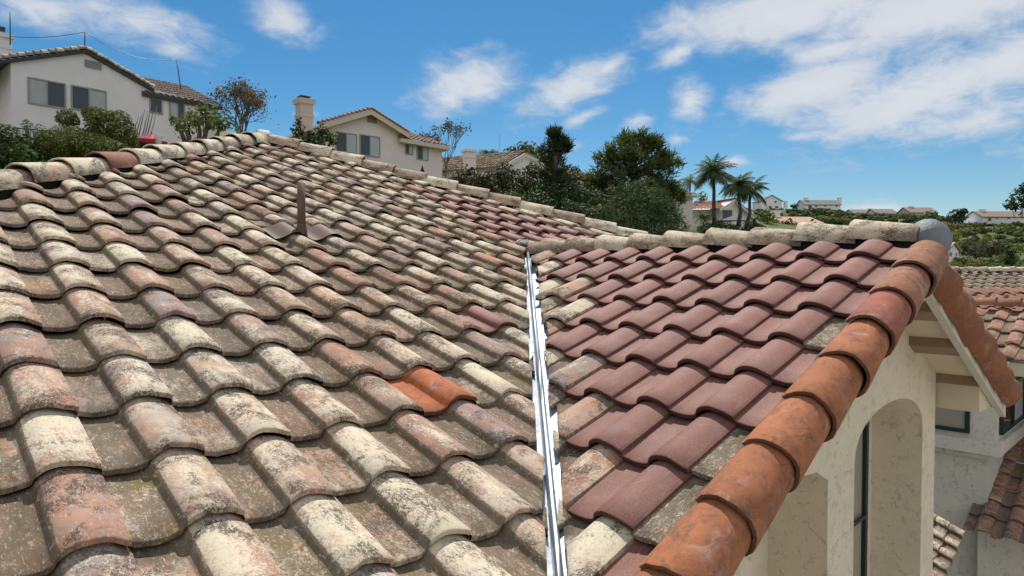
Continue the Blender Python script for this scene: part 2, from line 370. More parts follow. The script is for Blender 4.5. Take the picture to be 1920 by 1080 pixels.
# ------------------------------------------------------------------ roof tiles
# S-tile section: pan on the left, step, barrel on the right, tip lapping the next pan (in tile widths)
PROF = [(.0, -.052), (.07, -.070), (.14, -.085), (.22, -.092), (.30, -.089), (.37, -.074), (.405, -.060), (.42, -.047), (.431, -.012), (.445, .020), (.475, .050), (.52, .080), (.58, .103), (.65, .113), (.72, .108), (.79, .092), (.86, .066), (.93, .034), (.97, .012), (1.0, -.004)]
PROF_LO = [(.0, -.06), (.2, -.09), (.40, -.06), (.46, .06), (.62, .115), (.82, .075), (1.0, -.004)]
def tile_solid(prof, Lc, th=.058):
    """vertices (u, v along upslope, z), faces, smooth flags, tuv for one tile; v=0 front edge"""
    vs = []; fs = []; sm = []; tuv = []
    n = len(prof)
    rows = [(0.0, .030), (.012*Lc, .043), (.34*Lc, .003), (.68*Lc, -.038), (1.10*Lc, -.089)]
    for (v, dz) in rows:
        for (u, z) in prof: vs.append((u, v, z+dz)); tuv.append((u, v/Lc, z))
    for r in range(len(rows)-1):
        for i in range(n-1):
            a = r*n+i; fs.append((a, a+1, a+n+1, a+n)); sm.append(True)
    b = len(vs)                               # front face, own vertices
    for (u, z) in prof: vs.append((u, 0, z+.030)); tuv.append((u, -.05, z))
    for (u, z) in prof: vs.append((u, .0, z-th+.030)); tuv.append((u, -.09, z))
    for i in range(n-1): fs.append((b+i, b+n+i, b+n+i+1, b+i+1)); sm.append(False)
    c = len(vs)                               # underside near the front
    for (u, z) in prof: vs.append((u, 0, z-th+.030)); tuv.append((u, -.05, z))
    for (u, z) in prof: vs.append((u, 1.10*Lc, z-th-.098)); tuv.append((u, 1, z))
    for i in range(n-1): fs.append((c+i, c+n+i, c+n+i+1, c+i+1)); sm.append(True)
    d = len(vs)                               # right edge face
    for (v, dz) in rows: vs.append((prof[-1][0], v, prof[-1][1]+dz)); tuv.append((.99, v/Lc, prof[-1][1]))
    for (v, dz) in rows: vs.append((prof[-1][0], v, prof[-1][1]+dz-th)); tuv.append((.99, v/Lc, prof[-1][1]-.03))
    k = len(rows)
    for i in range(k-1): fs.append((d+i, d+i+1, d+k+i+1, d+k+i)); sm.append(False)
    return np.array(vs), fs, sm, np.array(tuv)
def put_tile(mb, solid, P, ax, up, nn, w, col, jit=1., clips=()):
    """one tile, front left corner at P (world), ax across, up upslope, nn normal; w metres per tile width; clips: (point, normal) keep side where (x-p).n<0"""
    V, fs, sm, tuv = solid
    ang = random.gauss(0, .015)*jit; dz = random.gauss(0, .010)*jit; dv = random.gauss(0, .026)*jit; du = random.gauss(0, .008)*jit; roll = random.gauss(0, .012)*jit
    u = V[:, 0]+du-ang*V[:, 1]; v = V[:, 1]+dv+ang*(V[:, 0]-.5); z = V[:, 2]+dz+roll*(V[:, 0]-.5)
    fr = V[:, 1] < .03; ku = rng.normal(0, .011, 12)*jit; kz = rng.normal(0, .006, 12)*jit; gu = np.linspace(-.05, 1.05, 12)
    v = v+np.where(fr, np.interp(V[:, 0], gu, ku), 0); z = z+np.where(fr, np.interp(V[:, 0], gu, kz), 0)
    X = np.array(P)[None]+w*(u[:, None]*np.array(ax)[None]+v[:, None]*np.array(up)[None]+z[:, None]*np.array(nn)[None])
    for (cp_, cn) in clips:
        d = (X-np.array(cp_))@np.array(cn)
        if (d > 0).all(): return
        if (d > 0).any():
            bm = bmesh.new(); lay = bm.verts.layers.float_vector.new('tuv')
            bv = [bm.verts.new(x) for x in X]
            for q, tt in zip(bv, tuv): q[lay] = Vector(tt)
            for f_, s_ in zip(fs, sm):
                try: bm.faces.new([bv[i] for i in f_]).smooth = s_
                except ValueError: pass
            g = bmesh.ops.bisect_plane(bm, geom=bm.verts[:]+bm.edges[:]+bm.faces[:], plane_co=Vector(cp_), plane_no=Vector(cn), clear_outer=True)
            ce = [e for e in g['geom_cut'] if isinstance(e, bmesh.types.BMEdge)]
            # close the cut: join top and underside borders with a skirt straight down
            vmap = {}
            for e in ce:
                tops = [v_ for v_ in e.verts]
                if any(abs(f.normal.dot(Vector(nn))) < .35 for f in e.link_faces): continue
                q = []
                for v_ in tops:
                    if v_ not in vmap:
                        nv = bm.verts.new(v_.co-Vector(nn)*w*.045); nv[lay] = v_[lay]; vmap[v_] = nv
                    q.append(vmap[v_])
                try: bm.faces.new([tops[0], tops[1], q[1], q[0]])
                except ValueError: pass
            bm.verts.index_update(); bm.normal_update()
            X = np.array([v_.co for v_ in bm.verts]); tuv = np.array([tuple(v_[lay]) for v_ in bm.verts]); fs = [tuple(v_.index for v_ in f.verts) for f in bm.faces]; sm = [f.smooth for f in bm.faces]
            bm.free()
            if not len(X): return
    b = mb.n; mb.v.append(X); mb.n += len(X)
    mb.f += [tuple(i+b for i in f) for f in fs]; mb.sm += list(sm)
    mb.c.append(np.tile(np.array(col, float), (len(X), 1))); mb.t.append(tuv)

CLAY = [(.46, .22, .13), (.42, .25, .18), (.46, .33, .24), (.32, .255, .245), (.40, .21, .14), (.52, .43, .32), (.44, .29, .215), (.30, .235, .22), (.55, .47, .36), (.50, .39, .28)]
def clay(): 
    c = random.choice(CLAY); k = random.uniform(.85, 1.12); return (c[0]*k, c[1]*k, c[2]*k, random.random())
def redc():
    k = random.uniform(.86, 1.12); return (.222*k, .094*k, .070*k, random.random())
def terc():
    c = random.choice([(.35, .13, .06), (.33, .125, .068), (.28, .10, .065), (.36, .145, .072)]); k = random.uniform(.9, 1.1); return (c[0]*k, c[1]*k, c[2]*k, random.random())

def cap_tile(mb, p0, p1, nor, r0, r1, col, th=.045, a0=-92, a1=92, n=14, flat=1.0):
    """half-barrel cap: p0 the open lower end, p1 the covered upper end (metres)"""
    p0, p1, nor = Vector(p0), Vector(p1), Vector(nor)
    d = (p1-p0).normalized(); nn = (nor-d*nor.dot(d)).normalized(); sx = d.cross(nn)
    Lm = (p1-p0).length
    ph = [random.uniform(0, 6.28) for _ in range(4)]
    def ring(p, r, k): return [p+(sx*math.sin(R(a))+nn*math.cos(R(a))*flat)*r*(1+.012*math.sin(a*.05+ph[0]+k)+.010*math.sin(a*.11+ph[1]-2*k))+d*(.012*U*math.sin(a*.07+ph[2])+.008*U*math.sin(a*.19+ph[3]))*(1-min(1, k)) for a in np.linspace(a0, a1, n)]
    sd = col[3]
    vs = []; tv = []; fs = []; sm = []
    steps = [0, .02, .33, .66, 1.]
    for s in steps:
        r = r0+(r1-r0)*s; r = r-.004 if s == 0 else r
        for i, q in enumerate(ring(p0.lerp(p1, s), r, s*1.2)):
            vs.append(q); x = i/(n-1); tv.append((x*1.3, s, .35+.65*math.sin(math.pi*x)))
    for k in range(len(steps)-1):
        for i in range(n-1): fs.append((k*n+i, k*n+i+1, (k+1)*n+i+1, (k+1)*n+i)); sm.append(True)
    b = len(vs); thm = th*U
    for rr in (r0-.004, r0-thm):
        for i, q in enumerate(ring(p0, rr, 0)): vs.append(q); tv.append((i/(n-1)*1.3, -.06, .4))
    for i in range(n-1): fs.append((b+i, b+n+i, b+n+i+1, b+i+1)); sm.append(False)
    b = len(vs)
    for (p, r) in ((p0, r0-thm), (p1, r1-thm)):
        for i, q in enumerate(ring(p, r, 0 if p is p0 else 1.2)): vs.append(q); tv.append((i/(n-1)*1.3, .5, .1))
    for i in range(n-1): fs.append((b+i, b+n+i, b+n+i+1, b+i+1)); sm.append(True)
    for e in (0, n-1):                    # long edges
        b = len(vs)
        for s in (0, 1):
            r = r0+(r1-r0)*s; a = (a0, a1)[e > 0]; p = p0.lerp(p1, s); dirv = sx*math.sin(R(a))+nn*math.cos(R(a))*flat
            vs += [p+dirv*r, p+dirv*(r-thm)]; tv += [(e/(n-1)*1.3, s, .2)]*2
        fs.append((b, b+1, b+3, b+2)); sm.append(False)
    base = mb.n; mb.v.append(np.array([tuple(v) for v in vs])); mb.n += len(vs)
    mb.f += [tuple(i+base for i in f) for f in fs]; mb.sm += sm
    mb.c.append(np.tile(np.array(col, float), (len(vs), 1))); mb.t.append(np.array(tv))

# ------------------------------------------------------------------ THE HOUSE: frame X = a, Y = -b, in tile widths from the camera
TH1, TH2, LT = R(20.7), R(22.0), 1.183
def HP(a, b, z): return Vector((a*U, -b*U, HZ+z*U))
EX = Vector((1, 0, 0)); EY = Vector((0, 1, 0))
up1 = EY*math.cos(TH1)+ZU*math.sin(TH1); n1 = EX.cross(up1)          # main hip face, facing the camera
up2 = EX*math.cos(TH2)+ZU*math.sin(TH2); n2 = Vector((-math.sin(TH2), 0, math.cos(TH2)))
TH3 = R(25.0)
up3 = -EX*math.cos(TH3)+ZU*math.sin(TH3); n3 = Vector((math.sin(TH3), 0, math.cos(TH3)))
O1 = HP(1.57, -14.33, .504); O2 = HP(14.73, -12.89, .653) + n2*U*.03
house = thing('stucco_house', 'cream stucco house under a mossy clay tile roof, with red tiled gable wing', 'house', HP(15, -10, -HZ/U))
HL, HRT, VAL = -16.0, 39.5, 0.12            # hip lines a+b, a-b ; valley line a+b
def val(a): return .39-(a-6.4)*.054
clipL = (HP(HL+.55, 0, 0), Vector((-1, 1, 0)).normalized())      # a+b = HL : outward -(a+b)  -> (-1, +1)/√2 in X,Y since b=-Y
clipR = (HP(HRT-.55, 0, 0), Vector((1, 1, 0)).normalized())      # a-b = HRT : outward a-b -> (+1,+1)
solid = tile_solid(PROF, LT); solid_lo = tile_solid(PROF_LO, LT)
old_mb = MB(); redp_mb = MB(); extra = []
RIDGE_A, RIDGE_Z = 15.05, .62
for r in range(-14, 11):
    for c in range(-5, 24):
        P = O1 + EX*U*(c-1) - up1*U*LT*(r-.5 if (r == -1 and c in (6, 7)) else r)
        a = P.x/U+.5; b = -P.y/U-.5
        if a+b < HL-1.2 or a-b > HRT+1.2: continue
        clips = [clipL, clipR]
        if b > -15.6:
            j = random.gauss(0, .085)
            if a+b > VAL+1.6: continue
            clips.append((HP(val(a)-.20+j-b, b, 0), (Vector((1, -1, 0))+Vector((random.gauss(0, .05), 0, 0))).normalized()))
        if (c, r) == (5, 6): mb = MB(); extra.append(('orange_tile', mb, 'terracotta', 'bright orange replacement tile')); col = (.50, .15, .055, .31)
        elif (c, r) == (8, 4): mb = MB(); extra.append(('red_tile', mb, 'red', 'lone smooth red replacement tile')); col = redc()
        elif -5 <= r <= -1 and c >= 14 and c <= 19+r*0 and not (r == -5 and c > 15) and not (r == -4 and c > 16) and not (r == -3 and c > 17) and not (r == -2 and c > 18):
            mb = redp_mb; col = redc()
        else: mb = old_mb; col = clay()
        put_tile(mb, solid, P, EX, up1, n1, U, col, .8, clips)
roof = old_mb.build('main_roof', M['weathered'], house); tag(roof, 'mossy weathered clay tile roof slope')
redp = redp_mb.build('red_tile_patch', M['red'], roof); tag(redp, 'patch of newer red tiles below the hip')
for nm, mb, m, lb in extra: tag(mb.build(nm, M[m], roof), lb)
# deck under the tiles, one closed sheet per slope
def zmain(b): return .504+(-14.33-b)*math.tan(TH1)
ap_b = (HL-HRT)/2; ap_a = (HL+HRT)/2
dk = MB(); o = -.30
dk.add([HP(ap_a, ap_b, zmain(ap_b)+o), HP(HL+12, -12, zmain(-12)+o), HP(HL-4, 4, zmain(4)+o), HP(VAL-4, 4, zmain(4)+o), HP(VAL+15.3, -15.3, zmain(-15.3)+o), HP(HRT-12, -12, zmain(-12)+o)], [(0, 1, 2, 3, 4, 5)])
dk.add([HP(ap_a, ap_b, zmain(ap_b)+o), HP(HL-4, 4, zmain(4)+o), HP(HL-4, -40, zmain(4)+o)], [(0, 2, 1)])
dk.add([HP(ap_a, ap_b, zmain(ap_b)+o), HP(HRT-12, -12, zmain(-12)+o), HP(HRT-12, -42, zmain(-12)+o)], [(0, 1, 2)])
dk.build('roof_underlay', M['dark'], roof)

# gable wing, left slope
gred = MB(); gold = MB()
def is_old(r, c):
    lim = {0: -1, 1: -1, 2: 0, 3: 2, 4: 3, 5: 3, 6: 5, 7: 6, 8: 7, 9: 8, 10: 9}.get(r, 20)
    if c == 9: return r in (4, 7, 8, 10)
    return c <= lim
clipRake = (HP(0, -3.95, 0), -EY)
ridge_clip = (HP(RIDGE_A-.60, 0, 0), EX)
for r in range(1, 12):
    for c in range(-3, 10):
        P = O2 - EY*U*(c-.42) - up2*U*LT*r
        a = P.x/U+.5; b = -P.y/U+.5
        if a+b < VAL-1.6: continue
        j = random.gauss(0, .10)
        cl = [(HP(val(a)+.20+j-b, b, 0), (Vector((-1, 1, 0))+Vector((random.gauss(0, .08), 0, 0))).normalized()), clipRake, ridge_clip]
        if is_old(r, c):
            col = clay()
            if (r, c) in ((7, 9), (8, 9)): col = (.52, .46, .36, .85)
            put_tile(gold, solid, P, -EY, up2, n2, U, col, 1.2, cl)
        else: put_tile(gred, solid, P, -EY, up2, n2, U, redc(), .4, cl)
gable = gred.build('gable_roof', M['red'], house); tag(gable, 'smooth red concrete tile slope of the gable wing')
tag(gold.build('weathered_tile_field', M['weathered'], gable), 'old mottled tiles kept along the valley')
# far slope of the gable
gfar = MB()
for r in range(0, 8):
    for c in range(-1, 11):
        P = HP(RIDGE_A+.62, -15.0, RIDGE_Z+.1) + EY*0 + Vector((0, 0, 0)) - up3*U*LT*(r+1) - EY*U*(c-1) + EY*0
        P = P - EY*U*1.0
        put_tile(gfar, solid_lo, P, EY, up3, n3, U, clay() if random.random() < .3 else redc(), 1., [clipRake, (HP(RIDGE_A+.42, 0, 0), -EX)])
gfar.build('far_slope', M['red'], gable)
gd = MB()
def zl(a): return .653+(a-14.73)*math.tan(TH2)
zr0 = zl(RIDGE_A)
def zr(a): return zr0-(a-RIDGE_A)*math.tan(TH3)
gd.add([HP(RIDGE_A, -16, zr0-.26), HP(RIDGE_A, -3.9, zr0-.26), HP(4, -3.9, zl(4)-.30), HP(4, -24, zl(4)-.30)], [(0, 1, 2, 3)])
gd.add([HP(RIDGE_A, -16, zr0-.26), HP(RIDGE_A, -3.9, zr0-.26), HP(22.8, -3.9, zr(22.8)-.3), HP(22.8, -16, zr(22.8)-.3)], [(3, 2, 1, 0)])
gd.build('roof_underlay', M['dark'], gable)

# hip, ridge and rake caps
LICH = [(.58, .50, .34), (.50, .40, .27), (.55, .46, .33), (.44, .33, .24), (.60, .53, .39)]
def capcol(): c = random.choice(LICH); return (*c, random.random())
hipz = -.10
dl = Vector((-1, -1, -math.tan(TH1)))/U*U            # down the left hip: a-1, b+1 -> X-1, Y-1
apex = HP(ap_a, ap_b, zmain(ap_b)+hipz)
def run_caps(start, dirv, n, step, nor, r0, r1, colf, matf, name, parent, jit=.02, lift=.10, s0=0., th=.045, a0=-92, a1=92):
    dirv = Vector(dirv).normalized()
    for k in range(n):
        top = start+dirv*U*(s0+step*k); bot = top+dirv*U*(step*1.12)
        j = Vector((random.gauss(0, jit), random.gauss(0, jit), random.gauss(0, jit*.6)))*U
        mb = MB(); cap_tile(mb, bot+Vector(nor)*lift*U+j, top+j*.5, nor, r0*U, r1*U, colf(k), th=th, a0=a0, a1=a1)
        o_ = mb.build(name, M[matf(k)], parent)
        yield k, o_
nl = Vector((-.25, -.25, 1)).normalized(); nr = Vector((.25, -.25, 1)).normalized()
for k, o_ in run_caps(apex, dl, 19, 1.37, ZU, .425, .375, lambda k: (.30, .12, .08, .3) if k == 7 else capcol(), lambda k: 'terracotta' if k == 7 else 'weathered_cap', 'hip_cap', roof, lift=.09, s0=.15):
    if k == 7: tag(o_, 'rust red hip cap among pale ones')
dr = Vector((1, -1, -math.tan(TH1)))
for k, o_ in run_caps(apex, dr, 17, 1.37, ZU, .42, .38, lambda k: (.34, .17, .13, .4) if k == 8 else capcol(), lambda k: 'weathered_cap', 'hip_cap', roof, lift=.09, s0=.15): pass
for k, o_ in run_caps(HP(RIDGE_A, -3.98, RIDGE_Z-.045), Vector((0, 1, -.006)), 10, 1.14, ZU, .415, .345, lambda k: capcol() if k else (.22, .15, .09, .4), lambda k: 'weathered_cap' if k in (2, 3) else 'weathered_ridge', 'ridge_cap', gable, lift=.11): pass
RK = (.66, .75)      # outward, up: the way the rake barrels face
nrk = Vector((0, -.70, .72)).normalized()
lk = HP(RIDGE_A-.15, -3.72, zr0-.36)+nrk*(-.02*U)
def rkcol(k):
    if k == 2: return (.36, .115, .08, .6)
    q = random.uniform(.9, 1.1)
    return (.35*q, .17*q, .098*q, random.random()) if k < 2 else (.40*q, .148*q, .064*q, random.random())
for k, o_ in run_caps(lk, -up2, 12, LT, nrk, .405, .35, rkcol, lambda k: 'terracotta', 'rake_cap', gable, jit=.015, lift=.08, s0=.40, th=.06, a1=116):
    if k == 2: tag(o_, 'darker rose red rake cap')
lk2 = HP(RIDGE_A-.40, -3.95, zr0-.58)
for k, o_ in run_caps(lk2, Vector((math.cos(R(25)), 0, -math.sin(R(25)))), 7, 1.17, nrk, .46, .32, lambda k: tuple([x*.8 for x in terc()[:3]])+(random.random(),), lambda k: 'terracotta', 'rake_cap', gable, jit=.02, lift=.08, s0=.15, a0=-116): pass

nb = MB()
def nailer(p0, p1, w, h, drop):
    p0, p1 = Vector(p0)-ZU*U*drop, Vector(p1)-ZU*U*drop; d = (p1-p0); sx = d.cross(ZU).normalized()*w*U
    nb.prism([p0-sx, p0+sx, p0+sx+ZU*h*U, p0-sx+ZU*h*U], d)
nailer(apex, apex+dl.normalized()*U*27, .33, .5, .42)
nailer(apex, apex+dr.normalized()*U*25, .33, .5, .42)
nb.build('hip_board', M['dark'], roof)
def cap_filler(p0, d, ln, wl=.30, wr=.375):  # dark filler standing for mortar and the shadow inside the cap mouths
    d = Vector(d).normalized(); nn = (nrk-d*nrk.dot(d)).normalized(); sx = d.cross(nn); mb = MB()
    c = p0-nn*.17*U
    mb.prism([c-sx*wl*U, c+sx*wr*U, c+sx*min(wr, .26)*U+nn*.36*U, c-sx*.24*U+nn*.36*U], d*ln*U); mb.build('mortar_shadow_filler', M['mortar_dark'], gable)
cap_filler(lk-up2*U*.5, -up2, 14.5); cap_filler(lk2+Vector((math.cos(R(25)), 0, -math.sin(R(25))))*U*.3, Vector((math.cos(R(25)), 0, -math.sin(R(25)))), 7.9, .30, .12)
nb = MB(); nailer(HP(RIDGE_A, -4.0, RIDGE_Z), HP(RIDGE_A, -15, RIDGE_Z), .28, .4, .3); nb.build('ridge_board', M['dark'], gable)

# lead saddle over the ridge end, mastic blob at the valley head, flashing on the apex
def dome(mb, c, rx, ry, rz, e=EX, f=EY, g=ZU, n=18, m=8, noise=.03, low=-.25):
    vs = []; fs = []
    for j in range(m+1):
        ph = low*math.pi/2+(1-low)*math.pi/2*j/m
        for i in range(n):
            th = 2*math.pi*i/n; k = 1+random.gauss(0, noise)
            vs.append(c+e*math.cos(th)*math.cos(ph)*rx*k+f*math.sin(th)*math.cos(ph)*ry*k+g*math.sin(ph)*rz*k)
    for j in range(m):
        for i in range(n): fs.append((j*n+i, j*n+(i+1) % n, (j+1)*n+(i+1) % n, (j+1)*n+i))
    mb.add(vs, fs, True)
mb = MB(); dome(mb, HP(RIDGE_A+.10, -3.88, RIDGE_Z-.02), .40*U, .40*U, .44*U, noise=.012, low=-.45); mb.build('lead_saddle', M['lead'], gable)
mb = MB(); dome(mb, HP(RIDGE_A-.1, -15.15, RIDGE_Z-.05), .42*U, .42*U, .42*U, noise=.06); dome(mb, HP(RIDGE_A-1.0, -14.9, RIDGE_Z-.55), .55*U, .3*U, .26*U, noise=.08); mb.build('mastic_seal', M['mortar_dark'], gable)
mb = MB(); dome(mb, apex+ZU*U*.0, .50*U, .50*U, .50*U, noise=.05); mb.build('apex_flashing', M['lead'], roof)

# valley flashing: two wings and a standing rib
vm = MB()
zv = lambda a: zmain(val(a)-a)
pts = np.linspace(15.0, 1.0, 36)
prof_v = [(-.62, 0.), (-.30, 0.), (-.06, 0.), (-.045, .10), (-.018, .145), (.018, .145), (.045, .10), (.06, 0.), (.30, 0.), (.62, 0.)]
vs = []; fs = []
for a in pts:
    for (x, z) in prof_v: vs.append(HP(a+x/1.414, val(a)-a+x/1.414, zv(a)-.22+z+max(0, abs(x)-.06)*.27+random.gauss(0, .006)))
m_ = len(prof_v)
for i in range(len(pts)-1):
    for k in (0, 1, 7, 8): fs.append((i*m_+k, i*m_+k+1, (i+1)*m_+k+1, (i+1)*m_+k))
vm.add(vs, [f[::-1] for f in fs])
tag(vm.build('valley_flashing', M['valley'], house), 'pale metal valley gutter with a standing rib')

rf_ = [(i*m_+k, i*m_+k+1, (i+1)*m_+k+1, (i+1)*m_+k)[::-1] for i in range(len(pts)-1) for k in range(2, 7)]
rm = MB(); rm.add(vs, rf_); rm.build('standing_rib', simple('blue_grey_galvanised', (.26, .31, .37), .5, .4, .3, 14.), bpy.data.objects['valley_flashing'])

# vent pipe with its two-humped tile flashing
vp = MB()
pb = HP(7.50, -15.45, .80); 
vp.tube([pb, pb+ZU*U*1.36], [.098*U, .098*U], 20)
pipe = vp.build('vent_pipe', M['pipe_brown'], house); tag(pipe, 'brown metal vent pipe standing out of the tiles')
vp = MB(); vp.tube([pb-ZU*U*.15, pb+ZU*U*.04, pb+ZU*U*.36], [.18*U, .155*U, .102*U], 20, cap=False); vp.build('pipe_collar', M['pipe_brown'], pipe)
fl = MB()
P0 = O1 + EX*U*(5.0) + up1*U*LT*.74
nu = 40; vs = []; fs = []
for j, (v, dz) in enumerate(((0, .065), (.5, .055), (1.15, .02))):
    for i in range(nu+1):
        u = .15+1.95*i/nu; z = .095*math.cos((u-.68)*2*math.pi)+.02
        vs.append(P0+EX*U*(u-.02)+up1*U*v+n1*U*(z+dz-.05))
for j in range(2):
    for i in range(nu): fs.append((j*(nu+1)+i, j*(nu+1)+i+1, (j+1)*(nu+1)+i+1, (j+1)*(nu+1)+i))
fl.add(vs, fs, True); fl.build('pipe_flashing', M['pipe_brown'], pipe)

# bargeboards, soffit, beams
BB = -3.82
TL, TR = math.tan(TH2), .487
zb = lambda a: -.44-(RIDGE_A-a)*TL if a < RIDGE_A else -.44-(a-RIDGE_A)*TR
def barge(a0, a1, name, hh=.47):
    mb = MB(); mb.prism([HP(a0, BB, zb(a0)), HP(a1, BB, zb(a1)), HP(a1, BB, zb(a1)+hh), HP(a0, BB, zb(a0)+hh)], EY*U*.16); mb.build(name, M['trim_white'], gable)
barge(3.0, RIDGE_A-.002, 'bargeboard'); barge(RIDGE_A+.002, 22.5, 'bargeboard', .80)
BW = -4.95
mb = MB()
for (a0, a1) in ((3.0, RIDGE_A-.002), (RIDGE_A+.002, 22.5)):
    mb.prism([HP(a0, BB-.165, zb(a0)+.24), HP(a1, BB-.165, zb(a1)+.24), HP(a1, BB-.165, zb(a1)+.34), HP(a0, BB-.165, zb(a0)+.34)], EY*U*1.4)
mb.build('soffit', M['trim_beige'], gable)
for (px, py) in ((1762, 606), (1803, 672), (1845, 735)):
    q = on_plane(px, py, HP(0, -3.99, 0), EY); a = q.x/U
    mb = MB(); mb.prism([HP(a-.55, BB-.17, zb(a-.55)+.02), HP(a-.1, BB-.17, zb(a-.1)+.02), HP(a-.1, BB-.17, zb(a-.1)+.235), HP(a-.55, BB-.17, zb(a-.55)+.235)], EY*U*(.96 if a < 19.9 else 1.6)); mb.build('lookout_beam', M['beam_brown'], gable)
# eave soffit and fascia return on the right
mb = MB(); mb.box(HP(20.3, BB-.18, zb(22.4)+.38), EX*U*2.15, EY*U*7, ZU*U*.8); mb.build('eave_box', M['trim_beige'], gable)

# front wall with arched openings
def arch_pts(a0, a1, zs, rise, n=14):
    c = (a0+a1)/2; h = (a1-a0)/2
    return [(c-h*math.cos(math.pi*i/n), zs+rise*math.sin(math.pi*i/n)**.85) for i in range(n+1)]
WL, WRT, ZBOT = 2.0, 20.2, -23.0
outer = [(WL, ZBOT), (WRT, ZBOT), (WRT, zb(WRT)+.3), (RIDGE_A, zb(RIDGE_A)+.3), (WL, zb(WL)+.3)]
hole1 = [(14.40, -9.6)] + arch_pts(14.40, 19.08, -3.98, 1.0) + [(19.08, -9.6)]
hole2 = [(9.6, -9.6), (9.6, -4.55), (11.2, -3.62), (12.5, -3.74), (13.03, -4.0), (13.05, -9.6)]
bm = bmesh.new()
def loop(pts, b):
    vv = [bm.verts.new(HP(a, b, z)) for a, z in pts]
    return vv, [bm.edges.new((vv[i], vv[(i+1) % len(vv)])) for i in range(len(vv))]
es = []; loops = []
for pts in (outer, hole1, hole2): v_, e_ = loop(pts, BW); es += e_; loops.append(v_)
bmesh.ops.triangle_fill(bm, use_beauty=True, edges=es, normal=-EY)
for f in bm.faces:
    if f.normal.dot(EY) > 0: f.normal_flip()
vs = [v.co.copy() for v in bm.verts]; bm.verts.index_update(); fs = [tuple(v.index for v in f.verts) for f in bm.faces]
wm = MB(); wm.add(vs, fs)
DEP = 1.18
for pts in (hole1, hole2):
    n = len(pts); vv = [HP(a, BW, z) for a, z in pts]+[HP(a, BW-DEP, z) for a, z in pts]
    wm.add(vv, [(i, (i+1) % n, n+(i+1) % n, n+i) for i in range(n)])
# back walls of the niches
wm.add([HP(9.0, BW-DEP, -23), HP(19.9, BW-DEP, -23), HP(19.9, BW-DEP, zb(19.9)+.1), HP(RIDGE_A, BW-DEP, zb(RIDGE_A)), HP(9.0, BW-DEP, zb(9.0)+.1)], [(0, 1, 2, 3, 4)])
# side wall and left wall of the wing
wm.add([HP(WRT, BW, ZBOT), HP(WRT, BW-9, ZBOT), HP(WRT, BW-9, zb(WRT)+.3), HP(WRT, BW, zb(WRT)+.3)], [(0, 1, 2, 3)])
wm.add([HP(6.2, BW, ZBOT), HP(6.2, -21, ZBOT), HP(6.2, -21, zl(6.2)-.6), HP(6.2, BW, zl(6.2)-.6)], [(3, 2, 1, 0)])
wm.add([HP(-8, -8, ZBOT), HP(6.2, -8, ZBOT), HP(6.2, -8, zmain(-8)-.6), HP(-8, -8, zmain(-8)-.6)], [(0, 1, 2, 3)])
wall = wm.build('front_wall', M['stucco'], house); tag(wall, 'cracked cream stucco gable wall with arched niches')
# window in the arch niche
def window(parent, o, x, z, n, wid, hei, fw, m_frame, panes, dep=.03, sill=None):
    """o lower left corner, x and z unit directions, n outward; panes: list of (from, to, material) fractions"""
    f = MB(); d = n*dep
    f.box(o, x*wid, z*fw, d); f.box(o+z*(hei-fw), x*wid, z*fw, d)
    f.box(o+z*fw, x*fw, z*(hei-2*fw), d); f.box(o+x*(wid-fw)+z*fw, x*fw, z*(hei-2*fw), d)
    for (a, b_, m) in panes[1:]: f.box(o+x*(fw+(wid-2*fw)*a-fw*.4)+z*fw, x*fw*.8, z*(hei-2*fw), d*.9)
    fr = f.build('window', M[m_frame], parent)
    for (a, b_, m) in panes:
        p = MB(); e = fw*.4
        p.box(o+x*(fw+(wid-2*fw)*a+(e if a > 0 else 0))+z*fw+n*.002, x*((wid-2*fw)*(b_-a)-(e if a > 0 else 0)-(e if b_ < 1 else 0)), z*(hei-2*fw), n*dep*.35); p.build('pane', M[m], fr)
    return fr
wz0 = -8.6
win = window(house, HP(15.6, BW-DEP, wz0), EX, ZU, -EY, 2.75*U, 4.9*U, .16*U, 'frame_green', [(0, 1, 'tan_blind')], .05)
mb = MB(); mb.box(HP(15.75, BW-DEP+.12, -6.35), EX*U*2.4, -EY*U*.06, ZU*U*.09); mb.build('glazing_bar', M['frame_green'], win)
mb = MB(); mb.box(HP(15.3, BW-DEP+.02, wz0-.35), EX*U*3.6, -EY*U*.4, ZU*U*.3); mb.build('sill', M['trim_beige'], win)
mb = MB(); mb.box(HP(10.2, BW-.02, -3.35), EX*U*1.5, -EY*U*.05, ZU*U*.45); # gable vent half hidden by the rake
mb.build('gable_vent', M['beam_brown'], house)

